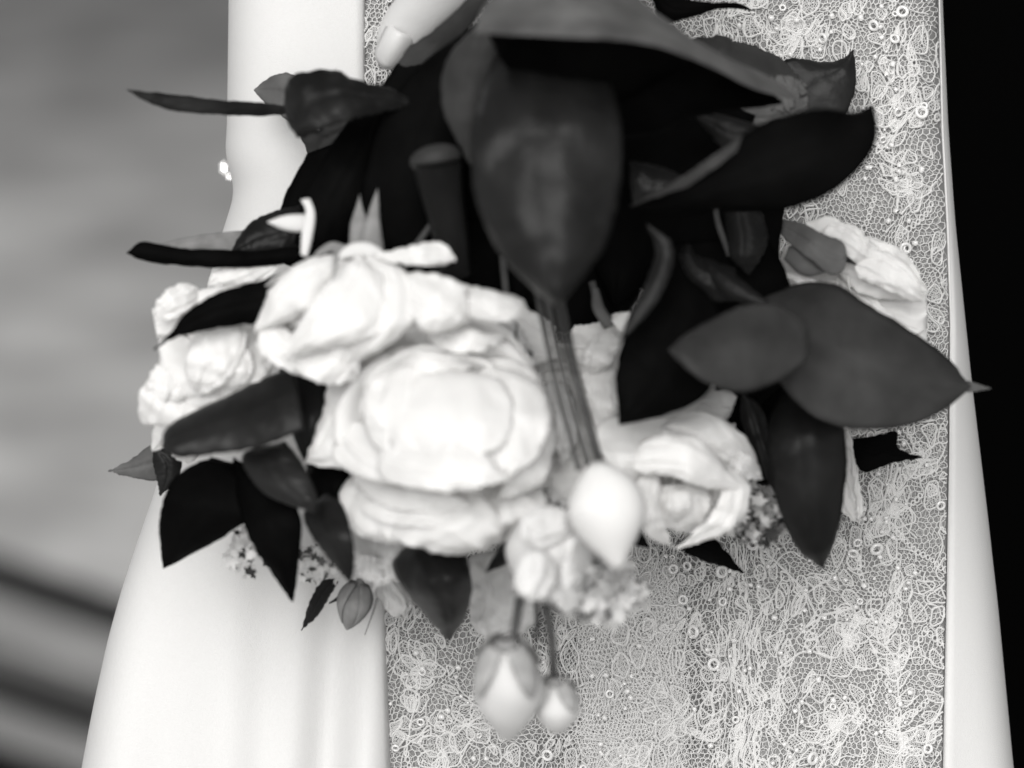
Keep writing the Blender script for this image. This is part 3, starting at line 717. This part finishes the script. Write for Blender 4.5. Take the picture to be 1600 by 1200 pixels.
# -- roses
def rose(c, rad, axis, n=22, seed=1, open_=1.0, name='rose', m='petal', label=None, flat=1.0, roll=0, inner=.08):
    g2 = np.random.default_rng(seed)
    C = bf(*c); ax = np.array(axis, float); ax /= np.linalg.norm(ax)
    e = empty(name, (0, 0, 0), label); e.parent = bouquet; wl = Vector(w2([C])[0]); e.location = wl-WL[bouquet.name]; WL[e.name] = wl
    ref = np.array([0, 1, .2]) if abs(ax[1]) < .9 else np.array([1, 0, .2])
    X = np.cross(ref, ax); X /= np.linalg.norm(X); Y = np.cross(ax, X)
    Rm = rad/SC
    for k in range(n):
        f = (k+.5)/n                               # 0 inner .. 1 outer
        phi = k*2.39996+roll+g2.normal(0, .12)
        o = open_*f**1.15                          # openness
        hw = (1.25-.55*f)*g2.uniform(.92, 1.1)     # angular half width
        H = Rm*(1.0-.35*o)*flat; rr = Rm*(inner+.92*f**.9)
        V = []; F = []; nu, nv = 12, 14; ph = g2.uniform(0, 9)
        for i in range(nu+1):
            v = i/nu
            for j in range(nv+1):
                u = 2*j/nv-1
                top = 1-.16*abs(u)**3-.05*math.cos(u*3+ph)*f
                vv = v*top
                belly = math.sin(min(1, vv*1.15)*math.pi/2)
                r = rr*(.12+.88*belly**(1.1-.5*o))*(1+.04*math.sin(3*u+ph))
                r += Rm*.20*o*max(0, vv-.72)**1.3*3.2          # lip rolls outward
                z = H*(vv**(.9+.35*o))*(1-.12*o)-H*.55*f*f - Rm*.55*o*max(0, vv-.78)**1.5*3
                a = phi+u*hw*(.25+.75*math.sin(min(1, vv*1.6)*math.pi/2))
                q = .030*Rm*(noise.noise(Vector((u*1.8+ph, vv*2.2, seed+k)))*2+noise.noise(Vector((u*5+ph, vv*5, seed+k+30))))*(.4+f)
                r += q; z += q*.8
                V.append(C+X*r*math.cos(a)+Y*r*math.sin(a)+ax*z)
        for i in range(nu):
            for j in range(nv): t = i*(nv+1)+j; F.append((t, t+1, t+nv+2, t+nv+1))
        mk('petal', w2(V), F, M[m], e, solid=.0004)
    return e
def petal(L, Rr, d, parent, m='petal', **k):
    k['cup'] = k.get('cup', .005)*.42; k.setdefault('ruf', .0013); k.setdefault('rfreq', 2.0); k.setdefault('jag', 2.4); k.setdefault('crease', .0011); k.setdefault('nu', 30); k['nv'] = 22; k.setdefault('thick', .0003); k.setdefault('round_', True); k.setdefault('nv', 14)
    return patch('petal', L, Rr, d, M[m], parent=parent, **k)

# main rose
r2 = rose((700, 664, .076), 146, (.05, -.25, 1), 20, 3, .85, label='largest white rose in the middle', flat=.5, inner=.16)
for L, Rr, d, k in [
 ([(560, 560), (520, 590), (498, 660), (475, 725)], [(620, 720), (580, 728), (530, 732), (475, 725)], (.085, .09, .085), {}),
 ([(560, 570), (600, 548), (680, 540), (760, 560)], [(600, 640), (640, 600), (700, 590), (760, 560)], (.09, .105, .09), dict(cup=.008)),
 ([(740, 555), (820, 570), (862, 640), (850, 700)], [(740, 590), (790, 620), (810, 680), (850, 700)], (.09, .10, .085), {}),
 ([(860, 640), (866, 700), (840, 760), (780, 780)], [(800, 640), (800, 690), (790, 740), (780, 780)], (.085, .095, .08), {}),
 ([(500, 700), (560, 745), (650, 760), (760, 770)], [(560, 640), (600, 700), (680, 730), (760, 770)], (.09, .108, .09), dict(cup=.007)),
 ([(540, 735), (530, 790), (560, 835), (620, 850)], [(640, 740), (650, 790), (650, 830), (620, 850)], (.07, .08, .075), {}),
 ([(560, 745), (600, 830), (690, 865), (760, 862)], [(700, 745), (760, 780), (790, 830), (760, 862)], (.07, .085, .07), dict(cup=.008)),
 ([(700, 750), (720, 800), (760, 850), (800, 840)], [(800, 740), (850, 770), (850, 810), (800, 840)], (.07, .08, .06), {}),
 ([(545, 750), (600, 790), (680, 800), (740, 790)], [(560, 735), (620, 760), (690, 765), (740, 790)], (.082, .092, .085), dict(cup=.004)),
 ([(560, 800), (620, 820), (690, 825), (740, 820)], [(570, 780), (630, 790), (700, 795), (740, 820)], (.082, .09, .082), dict(cup=.004)),
]: petal(L, Rr, d, r2, **k)
for L, Rr, d, k in [
 ([(560, 530), (610, 520), (680, 525), (740, 545)], [(560, 590), (620, 600), (690, 605), (740, 545)], (.082, .09, .082), {}),
 ([(640, 520), (720, 520), (800, 545), (850, 590)], [(640, 580), (710, 590), (780, 610), (850, 590)], (.078, .088, .078), {}),
 ([(500, 590), (490, 640), (500, 700), (540, 735)], [(590, 590), (600, 650), (590, 700), (540, 735)], (.078, .084, .078), {}),
 ([(690, 575), (610, 600), (600, 680), (680, 745)], [(700, 575), (790, 600), (790, 690), (680, 745)], (.098, .112, .108), dict(cup=.012)),
 ([(640, 560), (580, 590), (570, 670), (620, 735)], [(650, 560), (690, 600), (680, 690), (620, 735)], (.098, .110, .104), dict(cup=.010)),
 ([(760, 565), (730, 620), (740, 700), (790, 750)], [(770, 565), (850, 610), (850, 700), (790, 750)], (.095, .108, .10), dict(cup=.010)),
 ([(590, 700), (600, 748), (700, 768), (800, 750)], [(590, 690), (640, 690), (740, 700), (800, 750)], (.104, .116, .106), dict(cup=.008)),
]: petal(L, Rr, d, r2, **k)
# hanging rose upper left of centre
r1 = rose((520, 475, .095), 95, (-.25, -.75, .62), 18, 5, .75, label='white rose hanging head down above the largest one', flat=1.05)
for L, Rr, d, k in [
 ([(560, 395), (480, 405), (425, 450), (397, 520)], [(560, 400), (530, 440), (480, 490), (397, 520)], (.105, .12, .11), dict(cup=.012)),
 ([(560, 395), (520, 430), (470, 500), (440, 560)], [(560, 395), (600, 440), (590, 520), (440, 560)], (.115, .13, .12), dict(cup=.012)),
 ([(570, 395), (560, 450), (540, 530), (520, 590)], [(570, 395), (640, 430), (640, 510), (520, 590)], (.11, .125, .11), dict(cup=.012)),
 ([(398, 520), (410, 555), (450, 580), (505, 590)], [(430, 500), (470, 530), (500, 550), (505, 590)], (.11, .115, .105), {}),
 ([(440, 560), (480, 590), (520, 602), (560, 590)], [(480, 520), (520, 530), (560, 550), (560, 590)], (.11, .12, .105), {}),
 ([(585, 398), (640, 385), (690, 379), (712, 408)], [(585, 405), (630, 412), (680, 414), (712, 408)], (.115, .125, .12), dict(cup=.005)),
 ([(632, 425), (680, 428), (728, 450), (732, 505)], [(632, 430), (640, 485), (670, 520), (732, 505)], (.115, .125, .115), dict(cup=.012)),
 ([(700, 440), (760, 452), (810, 465), (825, 485)], [(700, 480), (740, 498), (790, 503), (825, 485)], (.11, .122, .125), dict(cup=.010)),
 ([(690, 470), (720, 500), (760, 520), (800, 520)], [(650, 510), (690, 545), (750, 550), (800, 520)], (.10, .11, .10), dict(cup=.006)),
 ([(730, 485), (770, 490), (810, 510), (830, 545)], [(720, 520), (750, 545), (790, 560), (830, 545)], (.085, .092, .08), {}),
]: petal(L, Rr, d, r1, **k)
# left side roses
r3 = rose((335, 545, .065), 88, (-.75, -.2, .6), 18, 8, .8, label='white rose at the left edge', flat=.9)
for L, Rr, d, k in [
 ([(420, 410), (370, 408), (335, 425), (325, 445)], [(440, 420), (400, 445), (360, 450), (325, 445)], (.06, .065), {}),
 ([(400, 445), (330, 450), (270, 465), (237, 482)], [(400, 470), (330, 490), (270, 530), (246, 530)], (.07, .08, .07), dict(cup=.007)),
 ([(300, 520), (250, 530), (250, 590), (222, 620)], [(420, 520), (400, 600), (320, 640), (222, 620)], (.07, .085, .075), dict(cup=.010)),
 ([(420, 500), (350, 520), (330, 590), (350, 640)], [(430, 540), (420, 590), (400, 620), (350, 640)], (.08, .09, .08), {}),
 ([(300, 590), (225, 600), (220, 660), (250, 660)], [(330, 610), (320, 650), (290, 670), (250, 660)], (.07, .085, .075), dict(cup=.008)),
 ([(330, 590), (270, 640), (240, 670), (238, 705)], [(420, 600), (350, 660), (300, 690), (238, 705)], (.065, .07, .06), {}),
 ([(262, 690), (270, 712), (285, 722), (295, 724)], [(320, 690), (315, 708), (305, 718), (295, 724)], (.05, .05), {}),
]: petal(L, Rr, d, r3, **k)
for L, Rr, d in [
 ([(330, 500), (300, 530), (290, 580), (310, 620)], [(390, 500), (380, 550), (350, 600), (310, 620)], (.09, .098, .09)),
 ([(290, 440), (262, 452), (245, 470), (240, 495)], [(320, 455), (300, 480), (270, 500), (240, 495)], (.08, .086, .08)),
 ([(250, 560), (232, 590), (228, 620), (250, 640)], [(290, 570), (300, 600), (280, 630), (250, 640)], (.08, .088, .08)),
 ([(380, 530), (395, 560), (390, 590), (360, 610)], [(350, 550), (345, 575), (345, 595), (360, 610)], (.088, .095, .09)),
]: petal(L, Rr, d, r3, cup=.006)
# lower right rose with a tight centre
r4 = rose((1075, 745, .070), 78, (.05, -.35, .9), 16, 12, .8, label='white rose at lower right with a tight rolled centre', flat=.9)
for L, Rr, d, k in [
 ([(960, 640), (930, 680), (960, 740), (1000, 790)], [(1080, 650), (1060, 700), (1010, 730), (1000, 790)], (.075, .09, .075), dict(cup=.008)),
 ([(1060, 640), (1120, 650), (1170, 690), (1190, 745)], [(1010, 690), (1060, 690), (1130, 720), (1190, 745)], (.08, .09, .07), dict(cup=.006)),
 ([(985, 700), (1030, 680), (1095, 690), (1160, 765)], [(985, 745), (1040, 742), (1100, 762), (1160, 765)], (.088, .104, .092), dict(cup=.008)),
 ([(1000, 735), (990, 790), (1010, 835), (1050, 856)], [(1035, 740), (1030, 780), (1040, 820), (1050, 856)], (.085, .098, .085), dict(cup=.006)),
 ([(1150, 725), (1172, 770), (1140, 830), (1055, 858)], [(1110, 740), (1125, 775), (1105, 810), (1055, 858)], (.085, .10, .085), dict(cup=.006)),
 ([(1030, 752), (1022, 785), (1035, 818), (1062, 832)], [(1105, 758), (1110, 785), (1098, 815), (1062, 832)], (.084, .090, .084), dict(cup=.004)),
 ([(1045, 765), (1040, 785), (1045, 805), (1060, 815)], [(1085, 768), (1080, 785), (1075, 800), (1060, 815)], (.094, .100, .092), dict(cup=.006)),
 ([(1112, 700), (1150, 700), (1180, 720), (1192, 748)], [(1110, 730), (1140, 740), (1165, 750), (1192, 748)], (.075, .085, .075), dict(cup=.004, m='petal2')),
 ([(1100, 615), (1130, 610), (1150, 620), (1140, 650)], [(1080, 650), (1100, 665), (1120, 665), (1140, 650)], (.07, .07), dict(m='pale')),
]: petal(L, Rr, d, r4, **k)
# right rose behind the leaves
r5 = rose((1350, 440, .035), 70, (.6, .1, .7), 14, 15, .8, label='white rose at the right edge behind grey leaves', flat=.7)
for L, Rr, d, k in [
 ([(1250, 350), (1300, 338), (1330, 360), (1395, 385)], [(1240, 400), (1290, 410), (1350, 410), (1395, 385)], (.04, .048, .04), {}),
 ([(1300, 360), (1390, 380), (1425, 410), (1450, 455)], [(1300, 420), (1350, 460), (1410, 470), (1450, 455)], (.045, .052, .04), dict(cup=.007)),
 ([(1290, 430), (1360, 450), (1420, 455), (1448, 460)], [(1290, 470), (1340, 520), (1440, 560), (1448, 520)], (.04, .045, .035), {}),
 ([(1215, 430), (1240, 425), (1280, 440), (1320, 450)], [(1215, 430), (1240, 440), (1280, 465), (1320, 450)], (.05, .05), {}),
]: petal(L, Rr, d, r5, **k)
for L, Rr, d in [
 ([(1290, 345), (1330, 350), (1360, 375), (1385, 400)], [(1280, 390), (1320, 405), (1360, 415), (1385, 400)], (.05, .056, .05)),
 ([(1340, 390), (1390, 395), (1430, 430), (1445, 470)], [(1330, 430), (1380, 450), (1420, 470), (1445, 470)], (.052, .058, .05)),
 ([(1320, 420), (1370, 470), (1420, 510), (1445, 515)], [(1300, 460), (1350, 510), (1400, 540), (1445, 515)], (.04, .05, .042)),
]: petal(L, Rr, d, r5, cup=.004)
petal([(1305, 670), (1325, 700), (1335, 760), (1340, 812)], [(1330, 672), (1335, 720), (1348, 790), (1340, 812)], (.04, .04), r5, cup=.002)
petal([(1290, 660), (1300, 740), (1310, 790), (1335, 815)], [(1330, 680), (1335, 740), (1350, 790), (1335, 815)], (.035, .035), r5, cup=.003)
# rose behind the stems
r6 = rose((870, 620, .05), 95, (.05, -.2, 1), 14, 21, .9, label='white rose behind the bundle of stems', flat=.7)
for L, Rr, d, k in [
 ([(745, 500), (780, 480), (830, 485), (870, 510)], [(745, 560), (780, 560), (830, 570), (870, 560)], (.07, .07), {}),
 ([(885, 508), (930, 505), (960, 490), (980, 490)], [(900, 600), (930, 640), (965, 640), (975, 600)], (.055, .06), dict(cup=.006)),
 ([(860, 560), (890, 600), (900, 700), (890, 760)], [(975, 540), (985, 620), (980, 690), (890, 760)], (.055, .065, .06), dict(cup=.006)),
 ([(800, 560), (830, 640), (830, 720), (860, 760)], [(900, 560), (910, 640), (910, 710), (860, 760)], (.055, .06), {}),
 ([(860, 700), (840, 740), (850, 780), (890, 790)], [(920, 690), (930, 730), (920, 770), (890, 790)], (.06, .065), {}),
]: petal(L, Rr, d, r6, **k)
for L, Rr, d, mm in [
 ([(930, 520), (915, 545), (912, 570), (920, 590)], [(965, 520), (965, 550), (945, 575), (920, 590)], (.066, .074, .068), 'petal'),
 ([(905, 560), (915, 610), (925, 650), (945, 690)], [(960, 560), (965, 610), (965, 650), (945, 690)], (.064, .072, .066), 'petal'),
 ([(750, 520), (760, 540), (780, 555), (810, 560)], [(790, 500), (815, 520), (825, 540), (810, 560)], (.08, .088, .08), 'petal'),
 ([(850, 590), (855, 640), (865, 690), (880, 730)], [(890, 600), (900, 640), (900, 690), (880, 730)], (.066, .074, .068), 'petal2'),
]: petal(L, Rr, d, r6, m=mm, cup=.006)
petal([(1040, 610), (1030, 650), (1060, 690), (1100, 700)], [(1150, 590), (1165, 630), (1150, 670), (1100, 700)], (.045, .055), r6, m='petal2')
petal([(1215, 400), (1225, 440), (1260, 470), (1320, 470)], [(1240, 370), (1300, 380), (1330, 420), (1320, 470)], (.03, .035), r5, m='petal')
# under-roses between the big rose and the leaves
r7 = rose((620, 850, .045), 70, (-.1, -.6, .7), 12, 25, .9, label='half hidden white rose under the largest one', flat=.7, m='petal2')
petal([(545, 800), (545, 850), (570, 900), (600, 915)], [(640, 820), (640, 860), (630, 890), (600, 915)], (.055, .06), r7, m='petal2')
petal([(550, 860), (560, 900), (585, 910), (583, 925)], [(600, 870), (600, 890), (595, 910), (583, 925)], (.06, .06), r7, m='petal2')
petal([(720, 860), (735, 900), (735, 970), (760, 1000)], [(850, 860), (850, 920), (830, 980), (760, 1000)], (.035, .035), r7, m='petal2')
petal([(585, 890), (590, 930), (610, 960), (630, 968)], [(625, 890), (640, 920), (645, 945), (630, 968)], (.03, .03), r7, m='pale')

# buds
def bud(top, bottom, wid, d, m='petal', seed=1, sepals=3, name='rose_bud', label=None, flare=0, slen=.55, pw=.75, sm='sepal'):
    g2 = np.random.default_rng(seed); T = bf(top[0], top[1], d); B = bf(bottom[0], bottom[1], d)
    e = empty(name, (0, 0, 0), label); e.parent = bouquet; wl = Vector(w2([T])[0]); e.location = wl-WL[bouquet.name]; WL[e.name] = wl
    A = B-T; H = np.linalg.norm(A); A /= H; X = np.cross(A, [0, 0, 1.]); X /= np.linalg.norm(X); Y = np.cross(X, A); r0 = wid/SC/2
    for k in range(5):
        phi = math.pi/2-.25+k*2.4; s = 1-.05*k; V = []; F = []; nu, nv = 14, 12
        for i in range(nu+1):
            v = i/nu
            for j in range(nv+1):
                u = 2*j/nv-1; vv = v*(1-.06*abs(u)**2*(k % 3))
                r = r0*s*(math.sin(math.pi*min(1, .03+vv*.97))**pw*(1-.35*vv)*1.22+flare*max(0, vv-.86)*5*(.6+.4*math.sin(u*4+k)))
                r *= 1+.02*math.sin(u*2+k)+.03*max(0, u)**2+.10*noise.noise(Vector((u*2.2+k*3, vv*3.5, seed)))   # the overlapping lip stands off
                a = phi+u*(1.9 if k == 0 else 1.35)+.4*(vv-.5)
                V.append(T+A*H*vv+X*r*math.cos(a)+Y*r*math.sin(a))
        for i in range(nu):
            for j in range(nv): t = i*(nv+1)+j; F.append((t, t+1, t+nv+2, t+nv+1))
        mk('petal', w2(V), F, M[m], e, solid=.0004)
    if sepals: tube('hip', [(top[0], top[1]-8, d), (top[0], top[1]+2, d), (top[0]+.3, top[1]+12, d)], [wid*.10, wid*.2, wid*.16], M['sepal'], e)
    for k in range(sepals):
        phi = 2*math.pi*k/sepals+.7; V = []; F = []; nu, nv = 10, 4
        for i in range(nu+1):
            v = i/nu*slen
            for j in range(nv+1):
                u = 2*j/nv-1; r = r0*(math.sin(math.pi*min(1, .08+v*.92))**.75*(1-.35*v)*1.22+.05+.05*v)+.0006
                a = phi+u*.62*(1-i/nu)**.7; V.append(T+A*H*(v-.02)+X*r*math.cos(a)+Y*r*math.sin(a))
        for i in range(nu):
            for j in range(nv): t = i*(nv+1)+j; F.append((t, t+1, t+nv+2, t+nv+1))
        mk('sepal', w2(V), F, M[sm], e, solid=.0004)
    return e
bud((932, 722), (966, 890), 104, .125, seed=2, sepals=0, label='plump pure white bud at the end of the stems', flare=.16, pw=.9)
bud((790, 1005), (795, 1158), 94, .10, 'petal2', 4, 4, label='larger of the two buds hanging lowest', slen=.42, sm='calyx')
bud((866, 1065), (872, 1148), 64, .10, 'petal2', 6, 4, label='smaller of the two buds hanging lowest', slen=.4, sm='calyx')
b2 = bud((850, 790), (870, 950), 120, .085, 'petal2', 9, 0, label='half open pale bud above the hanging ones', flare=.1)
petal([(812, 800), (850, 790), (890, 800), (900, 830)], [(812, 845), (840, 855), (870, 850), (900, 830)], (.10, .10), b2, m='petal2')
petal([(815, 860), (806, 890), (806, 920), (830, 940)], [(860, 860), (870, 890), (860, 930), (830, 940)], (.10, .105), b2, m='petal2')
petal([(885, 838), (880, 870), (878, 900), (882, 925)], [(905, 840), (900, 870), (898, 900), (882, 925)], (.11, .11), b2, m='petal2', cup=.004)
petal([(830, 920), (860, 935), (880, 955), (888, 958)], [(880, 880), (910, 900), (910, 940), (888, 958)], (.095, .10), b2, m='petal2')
gb = bud((562, 912), (542, 984), 46, .035, 'sepal', 12, 4, label='small grey bud below the left leaves', slen=.9)
tube('sepal', [(590, 935, .035), (580, 965, .035), (570, 992, .035)], [2.5, 1.5, .8], M['sepal'], gb)
tube('sepal', [(540, 925, .035), (528, 935, .035), (514, 943, .035)], [5, 3, 1], M['mid'], gb)

# stems
for a, b, r in [((838, 450, .12), (905, 735, .115), 4.5), ((852, 455, .125), (920, 730, .12), 5), ((866, 460, .12), (932, 725, .122), 4.5), ((878, 470, .115), (940, 722, .112), 4)]:
    tube('stem', [a, ((a[0]+b[0])/2-4, (a[1]+b[1])/2, a[2]+.003), b], [r, r*.9, r*.85], M['stem'])
for pts, r in [([(812, 935, .09), (806, 975, .095), (800, 1012, .10)], 7), ([(852, 945, .09), (862, 1000, .095), (866, 1070, .10)], 7), ([(838, 940, .08), (840, 980, .08), (838, 1000, .08)], 4),
               ([(690, 330, .09), (640, 400, .09), (632, 440, .085)], 5), ([(785, 400, .07), (792, 470, .07), (800, 530, .08), (815, 560, .085)], 6), ([(925, 440, .06), (935, 480, .06), (948, 505, .06)], 6),
               ([(800, 510, .085), (803, 545, .09), (830, 560, .09)], 10), ([(1140, 400, .07), (1120, 340, .07), (1120, 300, .07)], 5)]:
    tube('stem', pts, [r, r, r*.9], M['stem'])
s_ = tube('stem', [(682, 248, .115), (690, 300, .11), (702, 360, .10), (712, 430, .09)], [37, 30, 26, 22], M['dark'], n=18, label='thick cut stem with a pale end')
c0 = bf(680, 245, .117); V = [c0+np.array([0, 0, .003])]
for i in range(20): a = 2*math.pi*i/20; V.append(bf(680+40*math.cos(a), 247+22*math.sin(a)-6*math.cos(a), .119))
for i in range(20): a = 2*math.pi*i/20; V.append(bf(680+36*math.cos(a), 252+22*math.sin(a)-6*math.cos(a), .112))
mk('cut_end', w2(V), [(0, 1+i, 1+(i+1) % 20) for i in range(20)]+[(1+i, 21+i, 21+(i+1) % 20, 1+(i+1) % 20) for i in range(20)], M['grey'], s_)
# handle and stem bundle in the hand, above the frame
for k in range(12):
    a = 2*math.pi*k/12; x = 60*math.cos(a); y = .015*math.sin(a)
    tube('stem', [(880+x*1.2, 330, .075+y), (885+x*.8, 0, .085+y), (890+x, -420, .085+y)], [9, 9, 9], M['mid'])
# calyx spikes and curls above the hanging rose
def spike(L, Rr, d, m='sepal', parent=None, **k): return patch('sepal', L, Rr, d, M[m], parent=parent or r1, cup=.002, thick=.0004, nu=14, nv=5, ruf=.0004, **k)
spike([(545, 392), (548, 350), (556, 325), (562, 304)], [(588, 392), (580, 355), (568, 330), (562, 304)], (.10, .105))
spike([(560, 385), (570, 350), (580, 320), (590, 294)], [(600, 392), (594, 350), (592, 320), (590, 294)], (.105, .11))
spike([(545, 385), (520, 378), (500, 388), (486, 404)], [(540, 400), (522, 392), (505, 398), (486, 404)], (.105, .105))
spike([(520, 392), (522, 410), (520, 425), (519, 437)], [(530, 392), (528, 410), (524, 425), (519, 437)], (.128, .13), m='sepal')
spike([(530, 395), (550, 380), (580, 380), (605, 398)], [(530, 405), (555, 402), (580, 402), (605, 398)], (.112, .112), m='petal2')
spike([(484, 335), (460, 335), (440, 338), (418, 347)], [(482, 362), (460, 362), (440, 358), (418, 347)], (.10, .10), m='petal2')
spike([(470, 312), (478, 330), (472, 360), (470, 398)], [(484, 310), (492, 335), (488, 370), (480, 402)], (.105, .11), m='petal2')
# sepals by the right rose, green slivers in the dark heart
spike([(1232, 385), (1250, 385), (1270, 400), (1290, 425)], [(1225, 405), (1245, 425), (1265, 432), (1290, 425)], (.055, .055), m='light', parent=r5)
spike([(925, 450), (925, 480), (935, 500), (945, 515)], [(935, 450), (945, 480), (960, 500), (975, 500)], (.065, .065), m='light', parent=r6)
spike([(955, 500), (965, 490), (975, 488), (985, 488)], [(970, 520), (978, 515), (980, 505), (985, 488)], (.07, .07), m='petal', parent=r6)

# fluffy filler blooms, pale and far out of focus: small crumpled florets
def filler(cx, cy, w, h, d, n, mats, seed, label=None, size=10):
    g2 = np.random.default_rng(seed); e = empty('filler_flower', (0, 0, 0), label); e.parent = bouquet
    wl = Vector(w2([bf(cx, cy, d)])[0]); e.location = wl-WL[bouquet.name]; WL[e.name] = wl
    for mi, mn in enumerate(mats):
        V = []; F = []
        for k in range(n//len(mats)):
            a = g2.uniform(0, 6.28); q = math.sqrt(g2.random()); x = cx+w*q*math.cos(a); y = cy+h*q*math.sin(a); dd = d+.008*math.sqrt(max(0, 1-q*q))+g2.normal(0, .003)
            C = bf(x, y, dd); s = size/SC*g2.uniform(.6, 1.3); b = len(V)
            nrm = g2.normal(0, 1, 3); nrm[2] = abs(nrm[2])+.5; nrm /= np.linalg.norm(nrm)
            X = np.cross(nrm, [0, 1, .1]); X /= np.linalg.norm(X); Y = np.cross(nrm, X)
            V.append(C)
            for i in range(10):
                t = 2*math.pi*i/10; rr = s*(1 if i % 2 else .55); V.append(C+X*rr*math.cos(t)+Y*rr*math.sin(t)+nrm*s*.45*(1 if i % 2 else .3))
            F += [(b, b+1+i, b+1+(i+1) % 10) for i in range(10)]
        mk('florets', w2(V), F, M[mn], e, kind='stuff')
filler(935, 925, 72, 50, .085, 170, ['pale', 'petal2', 'pale', 'sepal'], 3, 'pale fluffy filler bloom under the buds', 17)
filler(1180, 805, 52, 42, .06, 130, ['pale', 'grey', 'pale', 'sepal'], 4, 'speckled filler bloom beside the lower right rose', 14)
filler(388, 862, 36, 38, .05, 60, ['petal2', 'petal2', 'pale', 'grey'], 5, 'tiny filler blossoms against the satin', 9)
filler(500, 875, 50, 35, .04, 90, ['pale', 'petal2', 'petal2', 'light'], 6, 'tiny filler blossoms under the left leaves', 8)
filler(850, 790, 45, 30, .06, 70, ['pale', 'petal2', 'light'], 8, 'filler florets between the roses', 10)

# nail on the visible fingertip
V = []; F = []
ax = np.array([-.42, .907]); px_ = np.array([.907, .42])
for i in range(9):
    v = i/8
    for j in range(9):
        u = 2*j/8-1; wdt = 19*(1-.9*max(0, v-.75)**2*6)*(1-.6*max(0, .2-v)**2*10)
        p = np.array([626, 52])+ax*(-2+62*v)*(1)+px_*(u*wdt*1.35)+ax*(-7*(u*u)*(1 if v < .5 else 1))
        V.append(bf(p[0], p[1], .0443-.0095*v*v-.0060*u*u))
for i in range(8):
    for j in range(8): q = i*9+j; F.append((q, q+1, q+10, q+9))
if hnd: mk('nail', w2(V), F, M['nail'], hnd, solid=.0005)
print('tris', sum(len(o.data.polygons) for o in COL.objects if o.type == 'MESH'), 'objects', len(COL.objects))
